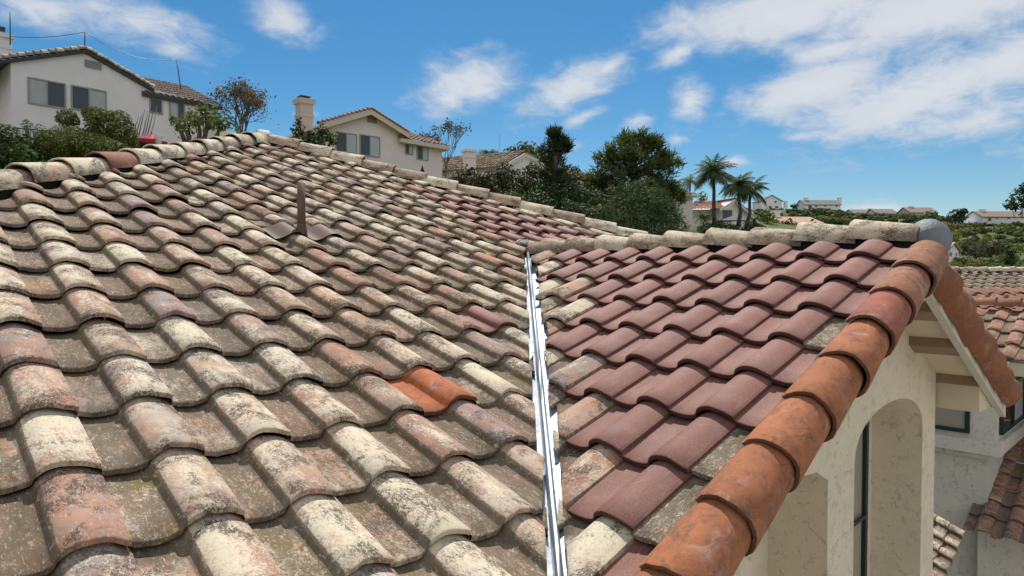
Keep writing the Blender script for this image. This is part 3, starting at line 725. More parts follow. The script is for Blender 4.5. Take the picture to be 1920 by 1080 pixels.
# ------------------------------------------------------------------ BACKGROUND
def gz(px, D, py):          # control height (relative to the camera) of ground seen at a pixel
    p = at(px, py, D); return (p.x, p.y, p.z)
def flat(px, D, z): p = at(px, 508, D); return (p.x, p.y, z)
CTRL = [flat(960, 0, 0), flat(300, 8, 0), flat(1700, 6, 0), flat(-600, 15, .5), flat(960, 14, .5), flat(1500, 14, 0), flat(2300, 14, -1), flat(1750, 25, -1),
        gz(100, 27, 300), gz(330, 33, 298), gz(-500, 27, 300), gz(-500, 60, 230), gz(300, 60, 230), gz(300, 22, 420), gz(-200, 20, 400),
        gz(700, 40, 345), gz(840, 50, 345), gz(700, 60, 300), gz(900, 32, 470), gz(640, 30, 430), gz(1000, 55, 345), gz(1080, 44, 440), gz(1050, 70, 320),
        gz(1290, 64, 428), gz(1400, 66, 432), gz(1200, 48, 455), gz(1330, 80, 415), gz(1400, 45, 500), gz(1180, 100, 370),
        gz(1440, 110, 440), gz(1500, 200, 422), gz(1450, 280, 398), gz(1540, 290, 401), gz(1640, 270, 411), gz(1740, 250, 412), gz(1880, 220, 427), gz(2100, 220, 430),
        gz(1850, 190, 440), gz(1800, 150, 470), gz(1790, 118, 497), gz(1900, 100, 515), gz(1700, 100, 520), gz(2100, 100, 515), gz(1600, 120, 480),
        flat(1700, 45, -1), flat(2000, 40, -2), flat(1500, 40, 1), flat(2400, 60, -1),
        flat(1500, 420, 24), flat(1900, 400, 16), flat(900, 300, 40), flat(0, 200, 36), flat(-1500, 300, 30), flat(3500, 400, 14), flat(960, -60, -4), flat(960, -400, -10), flat(6000, 40, -3), flat(-6000, 40, 2)]
CA = np.array(CTRL)
def ground_z(x, y):
    x = np.atleast_1d(np.asarray(x, float)); y = np.atleast_1d(np.asarray(y, float))
    d2 = (x[:, None]-CA[None, :, 0])**2+(y[:, None]-CA[None, :, 1])**2
    w = 1/(d2+9.)**1.9
    return (w*CA[None, :, 2]).sum(1)/w.sum(1)
rings = np.concatenate([np.linspace(.5, 60, 45), np.geomspace(62, 330, 50), np.geomspace(350, 6000, 16)])
NA = 220
ang = np.linspace(0, 2*math.pi, NA, endpoint=False)
gx = (rings[:, None]*np.cos(ang)[None]).ravel(); gy = (rings[:, None]*np.sin(ang)[None]).ravel()
gzv = ground_z(gx, gy)
gm = MB(); fs = []
for i in range(len(rings)-1):
    for k in range(NA): fs.append((i*NA+k, i*NA+(k+1) % NA, (i+1)*NA+(k+1) % NA, (i+1)*NA+k))
fs.append(tuple(range(NA)))
gm.add(np.stack([gx, gy, gzv], 1), [f[::-1] for f in fs[:-1]]+[fs[-1]], True)
tag(gm.build('ground', M['ground']), kind='structure')

pm = MB(); vs = []; fs = []
for i in range(25):
    for j in range(25):
        x, y = -4+i*.75, -14+j*.62; vs.append((x, y, float(ground_z(x, y)[0])+.02))
for i in range(24):
    for j in range(24): fs.append((i*25+j, (i+1)*25+j, (i+1)*25+j+1, i*25+j+1))
pm.add(vs, fs, True); tag(pm.build('added_bounce_yard', M['bounce_paving']), kind='structure')  # pale sheet added to bounce sunlight up onto the gable wall and soffits

# ---------------- houses on the slope
class Frame:
    """local house frame: s along the facade, d behind it, z up; origin from a pixel and depth"""
    def __init__(f, px, py, D, yaw):    # yaw: facade direction, degrees right of straight ahead
        f.o = at(px, py, D); a = R(yaw)
        f.x = (FWD*math.cos(a)+RIGHT*math.sin(a)).normalized(); f.n = f.x.cross(ZU)     # n = outward, towards the viewer
        if f.n.dot(FWD) > 0: f.n = -f.n
    def p(f, s, d, z): return f.o+f.x*s-f.n*d+ZU*z
    def px(f, x, y, d=0.):  # pixel -> (s, z) on the facade plane set back d
        q = on_plane(x, y, f.o-f.n*d, f.n)-f.o
        return q.dot(f.x), q.z
def far_roof(mb, f, s0, s1, d0, d1, z0, z1, w=.30, L=.36, axis='d', lo=True, colf=None):
    """tile slope: eave from (s0,d0,z0) along to (s1,d0), rising to (.., d1, z1)"""
    A = f.p(s0, d0, z0); B = f.p(s1, d0, z0); C = f.p(s0, d1, z1)
    slope_tiles(mb, A, B, C, w, L, colf)
def slope_tiles(mb, A, B, C, w, L, colf, clips=()):
    """A eave left (seen looking upslope), B eave right, C above A"""
    ax = (B-A).normalized(); up = (C-A); hl = up.length; up.normalize(); nn = ax.cross(up); nn.normalize()
    nc = max(1, round((B-A).length/w)); nr_ = max(1, round(hl/L)); w2 = (B-A).length/nc; L2 = hl/nr_/w2
    sol = tile_solid(PROF_LO, L2)
    for r in range(nr_):
        for c in range(nc):
            put_tile(mb, sol, A+ax*w2*c+up*w2*L2*r+nn*.03, ax, up, nn, w2, colf(), 1.3, clips)
def px_window(parent, f, p0, p1, mframe, panes, fw=.06, d=0.):
    (s0, z0), (s1, z1) = f.px(p0[0], p0[1], d), f.px(p1[0], p1[1], d)
    return window(parent, f.p(s0, d, min(z0, z1))+f.n*.003, f.x, ZU, f.n, s1-s0, abs(z1-z0), fw, mframe, panes, .05)
def chimney_part(mb, base, w, dpt, h, f, cap=.12):
    x, n = f.x, -f.n
    o = base-x*w/2
    mb.box(o, x*w, n*dpt, ZU*h*.62); o2 = o-x*cap*.4-n*cap*.4+ZU*h*.62; mb.box(o2, x*(w+cap*.8), n*(dpt+cap*.8), ZU*h*.05)
    mb.box(o+ZU*h*.67, x*w, n*dpt, ZU*h*.16)
    o3 = o-x*cap-n*cap+ZU*h*.83; mb.box(o3, x*(w+2*cap), n*(dpt+2*cap), ZU*h*.08)
def rake_row(parent, p0, p1, r, n, colf, mat, name='rake_cap'):
    mb = MB(); p0, p1 = Vector(p0), Vector(p1); d = (p1-p0)/n
    for k in range(n):
        a = p0+d*k; cap_tile(mb, a+ZU*r*.18, a+d*1.08, ZU, r, r*.88, colf(), n=8)
    return mb.build(name, M[mat], parent)
def greytile(): k = random.uniform(.6, 1.0); return (.12*k, .105*k, .088*k, random.random())
def tantile(): k = random.uniform(.8, 1.15); return (.36*k, .28*k, .20*k, random.random())
def orangetile(): k = random.uniform(.75, 1.15); return (.40*k, .17*k, .09*k, random.random())

# --- pale gabled house on the left
f1 = Frame(20, 290, 27.0, 40.5)
h1 = thing('gabled_house', 'large pale house behind the left hip caps, two wide sliding windows under a tan gable', 'house', f1.o)
s_l, z_el = f1.px(20, 122); s_ap, z_ap = f1.px(159, 105); s_r, z_r = f1.px(272, 170); s_e, z_e = f1.px(405, 196)
z_b = -3.0
mb = MB(); mb.prism([f1.p(s_l, 0, z_b), f1.p(s_e, 0, z_b), f1.p(s_e, 0, z_e-.05), f1.p(s_r, 0, z_r+.16), f1.p(s_ap, 0, z_ap+.11), f1.p(s_l, 0, z_el+.10)], -f1.n*9)
mb.box(f1.p(s_l-3.0, 1.6, z_b), f1.x*3.0, -f1.n*7, ZU*(z_el-z_b-.1))
mb.build('wall', M['stucco_far'], h1)
# gable roof slabs with overhang
s_l2, z_l2 = f1.px(-60, 128); ovh = .16
mb = MB(); th = .13
for (sa, za, sb, zb_) in ((s_l2, z_l2, s_ap, z_ap+.12), (s_ap, z_ap+.12, s_r+.35, z_r+.0)):
    mb.prism([f1.p(sa, -ovh, za), f1.p(sb, -ovh, zb_), f1.p(sb, -ovh, zb_+th), f1.p(sa, -ovh, za+th)], -f1.n*10)
rf1 = mb.build('roof', M['fascia_dark'], h1)
rake_row(rf1, f1.p(s_l2, -ovh+.1, z_l2+.18), f1.p(s_ap, -ovh+.1, z_ap+.28), .17, 15, tantile, 'weathered_cap')
rake_row(rf1, f1.p(s_r+.35, -ovh+.1, z_r+.16), f1.p(s_ap, -ovh+.1, z_ap+.28), .17, 13, tantile, 'weathered_cap')
# side wing roof with dark tiles
sE0, zE0 = f1.px(268, 171, -ovh); sE1, zE1 = f1.px(418, 199, -ovh); sT, zT = f1.px(290, 152, 3.2)
mb = MB(); slope_tiles(mb, f1.p(sE0, -ovh, zE0), f1.p(sE1, -ovh, zE1), f1.p(sE0, 4.0, zE0+1.75), .30, .36, greytile)
mb.build('wing_roof', M['weathered_far'], h1)
mb = MB(); mb.prism([f1.p(sE0, -ovh+.02, zE0-.2), f1.p(sE1, -ovh+.02, zE1-.2), f1.p(sE1, -ovh+.02, zE1-.03), f1.p(sE0, -ovh+.02, zE0-.03)], -f1.n*.1)
mb.prism([f1.p(sE0, -ovh+.13, zE0-.12), f1.p(sE1, -ovh+.13, zE1-.12), f1.p(sE1, -ovh+.13, zE1-.06), f1.p(sE0, -ovh+.13, zE0-.06)], -f1.n*4)
mb.build('fascia', M['fascia_dark'], h1)
px_window(h1, f1, (52, 194), (123, 157-0), 'frame_grey', [(0, .5, 'curtain'), (.5, 1, 'screen')], .06)
px_window(h1, f1, (133, 205), (199, 171), 'frame_grey', [(0, .5, 'screen'), (.5, 1, 'curtain')], .06)
px_window(h1, f1, (280, 211), (304, 187), 'frame_grey', [(0, 1, 'screen')], .06)
px_window(h1, f1, (317, 222), (346, 194), 'frame_grey', [(0, .55, 'blind'), (.55, 1, 'screen')], .06)
s, z = f1.px(174, 121)
mb = MB()
for k in range(5): mb.box(f1.p(s-.32, -.03, z-.16+k*.065), f1.x*.64, f1.n*.05, ZU*.045)
mb.build('attic_vent', M['frame_grey'], h1)
mb = MB(); q = at(3, 112, 29.5); chimney_part(mb, q-ZU*.9, .78, .8, 2.3, f1, .08); ch = mb.build('chimney', M['stucco_far'], h1)
mb = MB(); mb.box(q+ZU*1.32-f1.x*.2+(-f1.n)*.2, f1.x*.4, -f1.n*.4, ZU*.2); mb.build('chimney_cap', M['metal_dark'], ch)
# masts with the aerial wire strung between them
def mast(label, p, q, rr=.025):
    t_ = thing('antenna_mast', label, 'antenna mast', p); mb = MB(); mb.tube([p, q], [rr, rr*.8], 6); mb.build('pole', M['metal_dark'], t_); return t_
m1b, m1t = at(19, 84, 29.2), at(19, 22, 29.2); m2b, m2t = f1.p(s_ap, .3, z_ap+.2), at(159, 60, 27.9+1.2); m3b, m3t = at(339, 167, 33.0), at(331, 111, 33.0)
d_ = (f1.p(s_ap, .3, 0)-Vector((0, 0, HZ))).dot(FWD); m2t = at(159, 60, d_); m2b = at(159, 99, d_)
mast('thin dark aerial mast beside the chimney of the pale gabled house', m1b, m1t)
mast('short aerial mast on the gable peak of the pale house', m2b, m2t)
mast('leaning aerial mast on the dark tiled wing roof', m3b, m3t)
def wire(name, label, a, b_, sag, r=.012):
    pts = [a.lerp(b_, i/16)-ZU*sag*4*(i/16)*(1-i/16) for i in range(17)]
    mb = MB(); mb.tube(pts, r, 5); tag(mb.build(name, M['metal_dark']), label, 'wire')
wire('aerial_wire', 'nearly level aerial wire from chimney mast to gable mast', m1b.lerp(m1t, .25), m2t, .12)
wire('aerial_wire', 'sagging aerial wire from gable mast down to leaning mast', m2t, m3t, .45)
# iron railing in front of it
rl = thing('iron_railing', 'black iron railing along the garden edge of the pale gabled house', 'railing', at(60, 262, 24.5))
ra, rb = at(-40, 235, 24.5), at(125, 247, 25.8)
mb = MB(); mb.tube([ra, rb], .025, 5); mb.tube([ra-ZU*.75, rb-ZU*.75], .02, 5); mb.build('rail', M['metal_dark'], rl)
mb = MB()
for i in range(34): p = ra.lerp(rb, i/33); mb.tube([p-ZU*1.3, p], .011, 4)
mb.build('balusters', M['metal_dark'], rl)

# --- second house, beige with red tiles
f2 = Frame(612, 345, 38.0, 48.5)
h2 = thing('gabled_house', 'beige house with orange tiled gable roof and white blinds, rising behind the right hip', 'house', f2.o)
sl, zel = f2.px(612, 232); sa, za = f2.px(697, 206); sr, zr_ = f2.px(760, 258); se, ze = f2.px(829, 275); zb2 = -3.5
mb = MB(); mb.prism([f2.p(sl, 0, zb2), f2.p(se, 0, zb2), f2.p(se, 0, ze-.05), f2.p(sr, 0, zr_-.02), f2.p(sa, 0, za-.1), f2.p(sl, 0, zel-.1)], -f2.n*9)
mb.build('wall', M['stucco_pink'], h2)
ov = .5; s2l, z2l = f2.px(598, 233, -ov)[0], f2.px(598, 233, -ov)[1]; sap, zap = f2.px(697, 205, -ov); s2r, z2r = f2.px(768, 250, -ov)
mb = MB()
for (a, b_, c, d) in ((s2l, z2l, sap, zap), (sap, zap, s2r, z2r)):
    mb.prism([f2.p(a, -ov, b_-.30), f2.p(c, -ov, d-.30), f2.p(c, -ov, d), f2.p(a, -ov, b_)], -f2.n*.12)
    mb.prism([f2.p(a, -ov+.122, b_-.12), f2.p(c, -ov+.122, d-.12), f2.p(c, -ov+.122, d-.01), f2.p(a, -ov+.122, b_-.01)], -f2.n*9.5)
rf2 = mb.build('roof', M['trim_beige'], h2)
rake_row(rf2, f2.p(s2l, -ov+.1, z2l+.02), f2.p(sap, -ov+.1, zap+.02), .16, 13, orangetile, 'terracotta')
rake_row(rf2, f2.p(s2r, -ov+.1, z2r+.02), f2.p(sap, -ov+.1, zap+.02), .16, 13, orangetile, 'terracotta')
sE0, zE0 = f2.px(753, 258, -ov); sE1, zE1 = f2.px(845, 274, -ov)
mb = MB(); slope_tiles(mb, f2.p(sE0, -ov, zE0), f2.p(sE1, -ov, zE1), f2.p(sE0, 4.0, zE0+1.9), .30, .36, orangetile, [(f2.p(sE1, -ov, 0), (f2.x-f2.n*.75).normalized())])
mb.build('wing_roof', M['terracotta'], h2)
mb = MB(); mb.prism([f2.p(sE0, -ov+.02, zE0-.26), f2.p(sE1, -ov+.02, zE1-.26), f2.p(sE1, -ov+.02, zE1-.03), f2.p(sE0, -ov+.02, zE0-.03)], -f2.n*4)
mb.build('fascia', M['trim_beige'], h2)
W2 = [(0, .5, 'screen'), (.5, 1, 'blind')]
px_window(h2, f2, (629, 284), (669, 252), 'frame_grey', W2); px_window(h2, f2, (674, 291), (712, 257), 'frame_grey', W2)
px_window(h2, f2, (759, 289), (774, 269), 'frame_grey', W2); px_window(h2, f2, (781, 299), (803, 273), 'frame_grey', W2)
s, z = f2.px(697, 223); mb = MB(); mb.box(f2.p(s-.30, -.02, z-.22), f2.x*.6, f2.n*.05, ZU*.44); mb.build('attic_vent', M['beam_brown'], h2)
mb = MB(); q = at(576, 242, 41); chimney_part(mb, q-ZU*1.6, .80, .8, 3.8, f2, .13); ch = mb.build('chimney', M['stucco_taupe'], h2)
mb = MB(); qt = q+ZU*1.86-f2.n*.2; mb.box(qt-f2.x*.26, f2.x*.52, -f2.n*.5, ZU*.14); mb.box(qt-f2.x*.32+ZU*.16-f2.n*-.05, f2.x*.64, -f2.n*.6, ZU*.05); mb.build('chimney_cap', M['metal_dark'], ch)
mb = MB(); A, B = f2.px(832, 328), f2.px(858, 345)
slope_tiles(mb, f2.p(se+.9, -1.5, A[1]-1.3), f2.p(se+3.2, -1.5, A[1]-1.3), f2.p(se+.9, 2, A[1]-.1), .3, .36, orangetile); mb.build('porch_roof', M['terracotta'], h2)

# --- third house, white gable behind the shrubs
f3 = Frame(992, 345, 58.0, -48.0)     # gable end faces right-front
q3 = at(1016, 290, 58)
h3 = thing('gabled_house', 'white gable end and long grey tiled roof rising above the dark shrubs', 'house', at(985, 345, 60))
G0 = at(985, 284, 58); gx_ = (RIGHT*.86+FWD*-.10+Vector((0, 0, 0))).normalized(); gx_ = RIGHT.copy()
bx_ = (FWD*.45-RIGHT*.9).normalized()            # ridge runs back to the left
wL, wR = at(948, 312, 58), at(1118, 356, 58)
mb = MB(); mb.prism([G0-ZU*.25, at(957, 306, 58), at(957, 350, 58), at(1100, 365, 58), at(1100, 352, 58)], bx_*12); mb.build('wall', M['stucco_white'], h3)
mb = MB(); A = at(940, 312, 57.7); B = A+bx_*11
slope_tiles(mb, B, A, B+(G0+ZU*.1-A), .32, .38, tantile); mb.build('roof', M['weathered'], h3)
mb = MB(); A2 = at(1120, 352, 57.7); slope_tiles(mb, A2, A2+bx_*11, G0+ZU*.1, .32, .38, tantile); mb.build('roof_back', M['weathered'], h3)
mb = MB()
for (a, b_) in ((at(940, 313.5, 57.6), at(985, 287, 57.6)), (at(985, 287, 57.6), at(1120, 354, 57.6))):
    mb.prism([a, b_, b_-ZU*.3, a-ZU*.3], bx_*.15)
mb.build('bargeboard', M['trim_white'], h3)
mb = MB(); mb.box(at(996, 303, 57.9), RIGHT*.28, -FWD*.05, ZU*.4); mb.build('attic_vent', M['frame_grey'], h3)
mb = MB(); fq = Frame(884, 310, 57, 60); chimney_part(mb, at(884, 330, 57), .85, .85, 2.5, fq, .13); mb.build('chimney', M['stucco_pink'], h3)
mb = MB(); A = at(845, 330, 56.5); slope_tiles(mb, A, A+RIGHT*3.4, A+ZU*.75+FWD*2.4, .32, .38, tantile); mb.build('porch_roof', M['weathered'], h3)
# --- fourth: two-storey pink house and its lower orange roof
f4 = Frame(1262, 430, 66.0, 60)
h4 = thing('two_storey_house', 'pale pink house with orange hipped roof half hidden behind the big pine', 'house', f4.o)
s0, z0 = f4.px(1262, 366); s1, z1 = f4.px(1299, 365)
mb = MB(); mb.prism([f4.p(s0-.6, 0, -2), f4.p(s1, 0, -2), f4.p(s1, 0, z1), f4.p(s0-.6, 0, z1)], -f4.n*7); mb.build('wall', M['stucco_pink'], h4)
e0, ze0 = f4.px(1255, 361, -.6); e1_, ze1 = f4.px(1314, 365, -.6)
mb = MB(); slope_tiles(mb, f4.p(e0-2, -.6, ze1), f4.p(e1_, -.6, ze1), f4.p(e0-2, 3.8, ze1+1.6), .33, .4, orangetile, [(f4.p(e1_, -.6, 0), (f4.x-f4.n*.8).normalized())]); mb.build('roof', M['terracotta'], h4)
mb = MB(); mb.box(f4.p(e0-2, -.55, ze1-.22), f4.x*(e1_-e0+2), -f4.n*6, ZU*.18); mb.build('fascia', M['trim_beige'], h4)
px_window(h4, f4, (1275, 383), (1286, 368), 'frame_white', [(0, .5, 'glass'), (.5, 1, 'glass')])
f5 = Frame(1350, 430, 68.0, 52)
h5 = thing('bungalow', 'low house with bright orange tile roof and white gable behind the tall palms', 'house', f5.o)
A = at(1298, 391, 68); B = at(1362, 391, 68); 
mb = MB(); mb.prism([at(1352, 392, 68), at(1380, 372, 68), at(1428, 420, 68), at(1428, 440, 68), at(1352, 440, 68)], FWD*6-RIGHT*2); mb.box(at(1296, 440, 69), RIGHT*3.4, FWD*4, ZU*2.6); mb.build('wall', M['stucco_white'], h5)
mb = MB(); A = at(1296, 392, 67.6); B = at(1357, 391, 67.6); slope_tiles(mb, A, B, A+ZU*1.15+FWD*3.2+RIGHT*1.2, .33, .4, orangetile); 
A = at(1432, 424, 67.5); slope_tiles(mb, A, A+FWD*6-RIGHT*2, at(1380, 371, 67.5), .33, .4, orangetile); mb.build('roof', M['terracotta'], h5)
mb = MB()
for (a, b_) in ((at(1350, 392, 67.4), at(1380, 373, 67.4)), (at(1380, 373, 67.4), at(1432, 424, 67.4))): mb.prism([a, b_, b_-ZU*.25, a-ZU*.25], FWD*.2)
mb.build('bargeboard', M['trim_white'], h5)
mb = MB(); mb.box(at(1355, 416, 67.95), RIGHT*.95, -FWD*.04, ZU*1.2); mb.build('window', M['glass'], h5)
gz_ = thing('gazebo', 'dark pyramid roofed gazebo in front of the orange roofed bungalow', 'gazebo', at(1375, 425, 62))
c_ = at(1375, 404, 62); e_ = [at(1350, 413, 60.5), at(1402, 413, 60.5), at(1402, 413, 63.5), at(1350, 413, 63.5)]
mb = MB(); mb.add([c_]+e_+[q-ZU*.1 for q in e_], [(0, 1, 2), (0, 2, 3), (0, 3, 4), (0, 4, 1), (1, 5, 6, 2), (2, 6, 7, 3), (3, 7, 8, 4), (4, 8, 5, 1), (8, 7, 6, 5)]); mb.build('canopy', M['fascia_dark'], gz_)
for q in e_: mb = MB(); q2 = q.lerp(c_-ZU*.4, .12); mb.tube([q2-ZU*2.4, q2], .06, 6); mb.build('post', M['fascia_dark'], gz_)

# --- far houses on the ridge
def far_house(name, label, px0, px1, py_base, py_eave, py_ridge, D, wallm, roofc, wins, yaw=80, gable=False, depth=8, chim=()):
    f = Frame(px0, py_base, D, yaw); h = thing(name, label, 'house', f.o, 'houses along the far ridge')
    s1, _ = f.px(px1, py_base); _, ze_ = f.px(px0, py_eave); _, zr2 = f.px(px0, py_ridge)
    mb = MB()
    if gable: mb.prism([f.p(0, 0, -3), f.p(s1, 0, -3), f.p(s1, 0, ze_), f.p(s1/2, 0, zr2-.1), f.p(0, 0, ze_)], -f.n*depth)
    else: mb.prism([f.p(0, 0, -3), f.p(0, depth, -3), f.p(0, depth, ze_), f.p(0, depth/2, zr2-.15), f.p(0, 0, ze_)], f.x*s1)
    mb.build('wall', M[wallm], h)
    mb = MB(); o_ = .4
    if gable:
        for sg in (0, 1):
            a, b_ = (f.p(-o_, -o_, ze_-.15), f.p(s1/2, -o_, zr2)) if sg == 0 else (f.p(s1/2, -o_, zr2), f.p(s1+o_, -o_, ze_-.15))
            mb.prism([a, b_, b_+ZU*.25, a+ZU*.25], -f.n*(depth+2*o_))
    else:
        for (d0, z0, d1, z1) in ((-o_, ze_-.1, depth/2, zr2), (depth/2, zr2, depth+o_, ze_-.1)):
            mb.prism([f.p(-o_, d0, z0), f.p(-o_, d1, z1), f.p(-o_, d1, z1+.25), f.p(-o_, d0, z0+.25)], f.x*(s1+2*o_))
    mb.build('roof', M[roofc], h)
    for (a, b_, c, d) in wins: px_window(h, f, (a, d), (b_, c), 'frame_white', [(0, 1, 'glass')], .12)
    for (cx, ct, cb, w_) in chim:
        s_, zt = f.px(cx, ct, depth/2); _, zb_ = f.px(cx, cb, depth/2)
        mb = MB(); chimney_part(mb, f.p(s_, depth/2-.5, zb_-1), w_, 1., zt-zb_+1, f, .15); mb.build('chimney', M[wallm], h)
    return h
M['roof_grey'] = simple('far_grey_shingle', (.175, .17, .165), .85, 0, .2, 1.2)
M['roof_brown'] = simple('far_brown_tile', (.24, .18, .145), .85, 0, .25, 1.2)
M['roof_pink'] = simple('far_tan_tile', (.42, .27, .18), .85, 0, .25, 1.2)
far_house('ridge_house', 'white gabled house on the far ridge just right of the palms', 1427, 1466, 393, 377, 366, 285, 'stucco_white', 'roof_grey', [(1434, 1437, 376, 381), (1452, 1456, 376, 381), (1441, 1447, 386, 391), (1453, 1459, 386, 391)], 84, True, chim=((1473, 376, 385, 1.3),))
far_house('ridge_house', 'two storey white house with chimneys at both ends of its grey roof', 1509, 1576, 402, 384, 374, 290, 'stucco_white', 'roof_grey', [(1515, 1522, 385, 393), (1528, 1532, 385, 389), (1545, 1549, 384, 388), (1566, 1571, 384, 388), (1538, 1556, 391, 396), (1560, 1568, 396, 400)], 86, chim=((1511, 369, 380, 1.5), (1574, 369, 380, 1.5)))
far_house('ridge_house', 'low grey roofed ridge house partly sunk behind bushes, left of its twin', 1602, 1636, 409, 401, 392, 270, 'stucco_white', 'roof_grey', [(1608, 1614, 403, 407)], 86, chim=((1631, 390, 396, 1.2),))
far_house('ridge_house', 'grey roofed ridge house above the lead capped gable, right of its twin', 1644, 1683, 409, 401, 391, 265, 'stucco_white', 'roof_grey', [(1650, 1656, 403, 407), (1666, 1673, 403, 408)], 86)
far_house('ridge_house', 'brownish ridge house with a single chimney behind the lead cap', 1707, 1757, 410, 399, 388, 250, 'stucco_grey', 'roof_brown', [(1730, 1735, 402, 406)], 86, chim=((1708, 386, 394, 1.3),))
far_house('ridge_house', 'long two storey white house on the grassy bluff at the right edge', 1842, 1960, 426, 407, 395, 215, 'stucco_white', 'roof_brown', [(1851, 1859, 408, 415), (1867, 1872, 407, 411), (1888, 1894, 407, 411), (1850, 1858, 419, 425), (1876, 1882, 420, 424), (1888, 1898, 420, 424), (1908, 1918, 419, 425)], 86, chim=((1842, 391, 402, 1.5),))
far_house('ridge_house', 'small flat annexe left of the long white bluff house', 1812, 1838, 426, 418, 417, 218, 'stucco_white', 'stucco_white', [(1828, 1833, 419, 423)], 86, depth=5)
far_house('hillside_house', 'small white gabled house with teal shutters half hidden by the lead saddle', 1776, 1797, 492, 470, 456, 118, 'stucco_white', 'roof_pink', [(1779, 1785, 472, 481), (1791, 1795, 474, 481)], 62, True, 6)
far_house('hillside_house', 'cream house with tan tiled gable and tall chimney beyond the gable ridge', 1462, 1540, 432, 420, 405, 105, 'stucco_white', 'roof_pink', [], 84, chim=((1455, 393, 420, .9),))

# ---------------- neighbouring house at the right edge
nbh = thing('neighbour_house', 'neighbouring cream house with bay window and brown tile roofs at the right edge', 'house', HP(40, -6, -HZ/U))
CX, CY = at(1868, 800, 8.4).x, at(1868, 800, 8.4).y       # bay corner
def NB(dx, dy, z): return Vector((CX+dx, CY+dy, z))
zpx = lambda py, D=8.4: HZ-(py-508)/F_PX*D
zs0, zs1 = zpx(700), zpx(838)
mb = MB(); mb.box(NB(0, 0, zpx(833)), EX*3, EY*6, ZU*(zpx(690)-zpx(833)))
mb.box(NB(.10, .10, zpx(1200)), EX*2.9, EY*5.9, ZU*(zpx(845)-zpx(1200)))
nw = mb.build('wall', M['stucco_grey'], nbh)
mb = MB(); mb.box(NB(-.06, -.06, zpx(857)), EX*3.1, EY*6.1, ZU*(zpx(832)-zpx(857))); mb.box(NB(.02, .02, zpx(868)), EX*3, EY*6, ZU*(zpx(857)-zpx(868))-ZU*.002); mb.build('cornice', M['stucco_grey'], nbh)
window(nbh, NB(-.003, 3.0, zpx(832)+.07), -EY, ZU, -EX, 2.72, .62, .05, 'frame_green', [(0, .28, 'glass'), (.28, .62, 'glass'), (.62, 1, 'tan_blind')], .04)
window(nbh, NB(.16, -.003, zpx(832)+.07), EX, ZU, -EY, 1.5, .62, .05, 'frame_green', [(0, .5, 'glass'), (.5, 1, 'blind')], .04)
# roofs
def browntile(): k = random.uniform(.7, 1.15); return (.29*k, .138*k, .082*k, random.random())
def mossgrey(): k = random.uniform(.75, 1.15); return (.23*k, .215*k, .165*k, random.random())
mb = MB(); A = at(1806, 668, 9.3)
slope_tiles(mb, A, A-EY*2.6, A+EX*1.5+ZU*.60, .29, .36, browntile); mb.build('eave_roof', M['weathered_far'], nbh)
mb = MB(); mb.box(A+EX*.06-ZU*.22+EY*.05, EX*.08, -EY*2.6, ZU*.18); mb.box(A+EX*.15-ZU*.20+EY*.05, EX*2.4, -EY*2.6, ZU*.04); mb.build('fascia', M['trim_beige'], nbh)
tq = A+EX*1.5+ZU*.66
rake_row(nbh, tq-EY*2.6, tq+EY*.2, .12, 9, lambda: tuple(x*1.2 for x in browntile()[:3])+(random.random(),), 'terracotta', 'ridge_cap')
mb = MB(); A = at(1720, 592, 15.2); B = at(2200, 592, 15.2); slope_tiles(mb, A, B, A+FWD*3.4+ZU*.98, .28, .36, mossgrey); mb.build('upper_roof', M['weathered_far'], nbh)
tt = A+FWD*3.4+ZU*1.02
rake_row(nbh, tt+RIGHT*6, tt, .12, 15, mossgrey, 'weathered_cap', 'ridge_cap')
mb = MB(); A = at(1806, 592, 12.4); slope_tiles(mb, A, A+RIGHT*2.6, A+FWD*1.5+ZU*.46, .28, .36, browntile); mb.build('middle_roof', M['terracotta'], nbh)
for px_ in (1851, 1886):
    q = at(px_, 565, 13.0); mb = MB(); mb.tube([q-ZU*.15, q+ZU*.13], .045, 10); mb.build('vent_pipe', M['pipe_brown'], nbh)
mb = MB(); A = at(1838, 519, 30); slope_tiles(mb, A, A+RIGHT*5, A+FWD*1.8+ZU*.42, .3, .36, lambda: (.5, .33, .26, random.random())); mb.build('distant_roof', M['terracotta'], nbh)
mb = MB(); A = at(1862, 517, 29.5); mb.prism([A, A+RIGHT*4, A+RIGHT*4+FWD*.9+ZU*.30, A+FWD*.9+ZU*.30], ZU*.04); mb.build('solar_panel', M['solar'], nbh)
# lower roof beside the bay and the sunlit tile strip under the arch wall
mb = MB(); B0 = NB(-.1, -.10, zpx(985)); 
A = at(1793, 1003, 7.6); dn = (EY*-1)
sl_ = Vector((0, 1, 0))
A = NB(-.42, .25, zpx(1003, 8.2)); slope_tiles(mb, A, A-EY*4, A+EX*3.0+ZU*1.22, .28, .34, browntile, [(NB(0, -.012, 0), Vector((.0, 1, 0)))] if False else ()); mb.build('lower_roof', M['weathered_far'], nbh)
mb = MB(); mb.box(A+EX*.30+EY*.1-EY*4-ZU*4, EX*2.6, EY*3.8, ZU*3.93); mb.build('lower_wall', M['stucco_grey'], nbh)
mb = MB(); A = at(1748, 1075, 6.6); dv = (RIGHT*.75+ZU*-.42+FWD*.1)
A0 = at(1812, 1000, 6.9); ups = (at(1735, 955, 7.4)-A0); acr = (at(1765, 1110, 6.6)-A0)
slope_tiles(mb, A0+acr, A0, A0+acr+ups, .15, .20, lambda: random.choice([(.55, .42, .32, random.random()), (.45, .30, .22, random.random()), (.40, .36, .32, random.random())])); mb.build('entry_roof', M['weathered'], nbh)

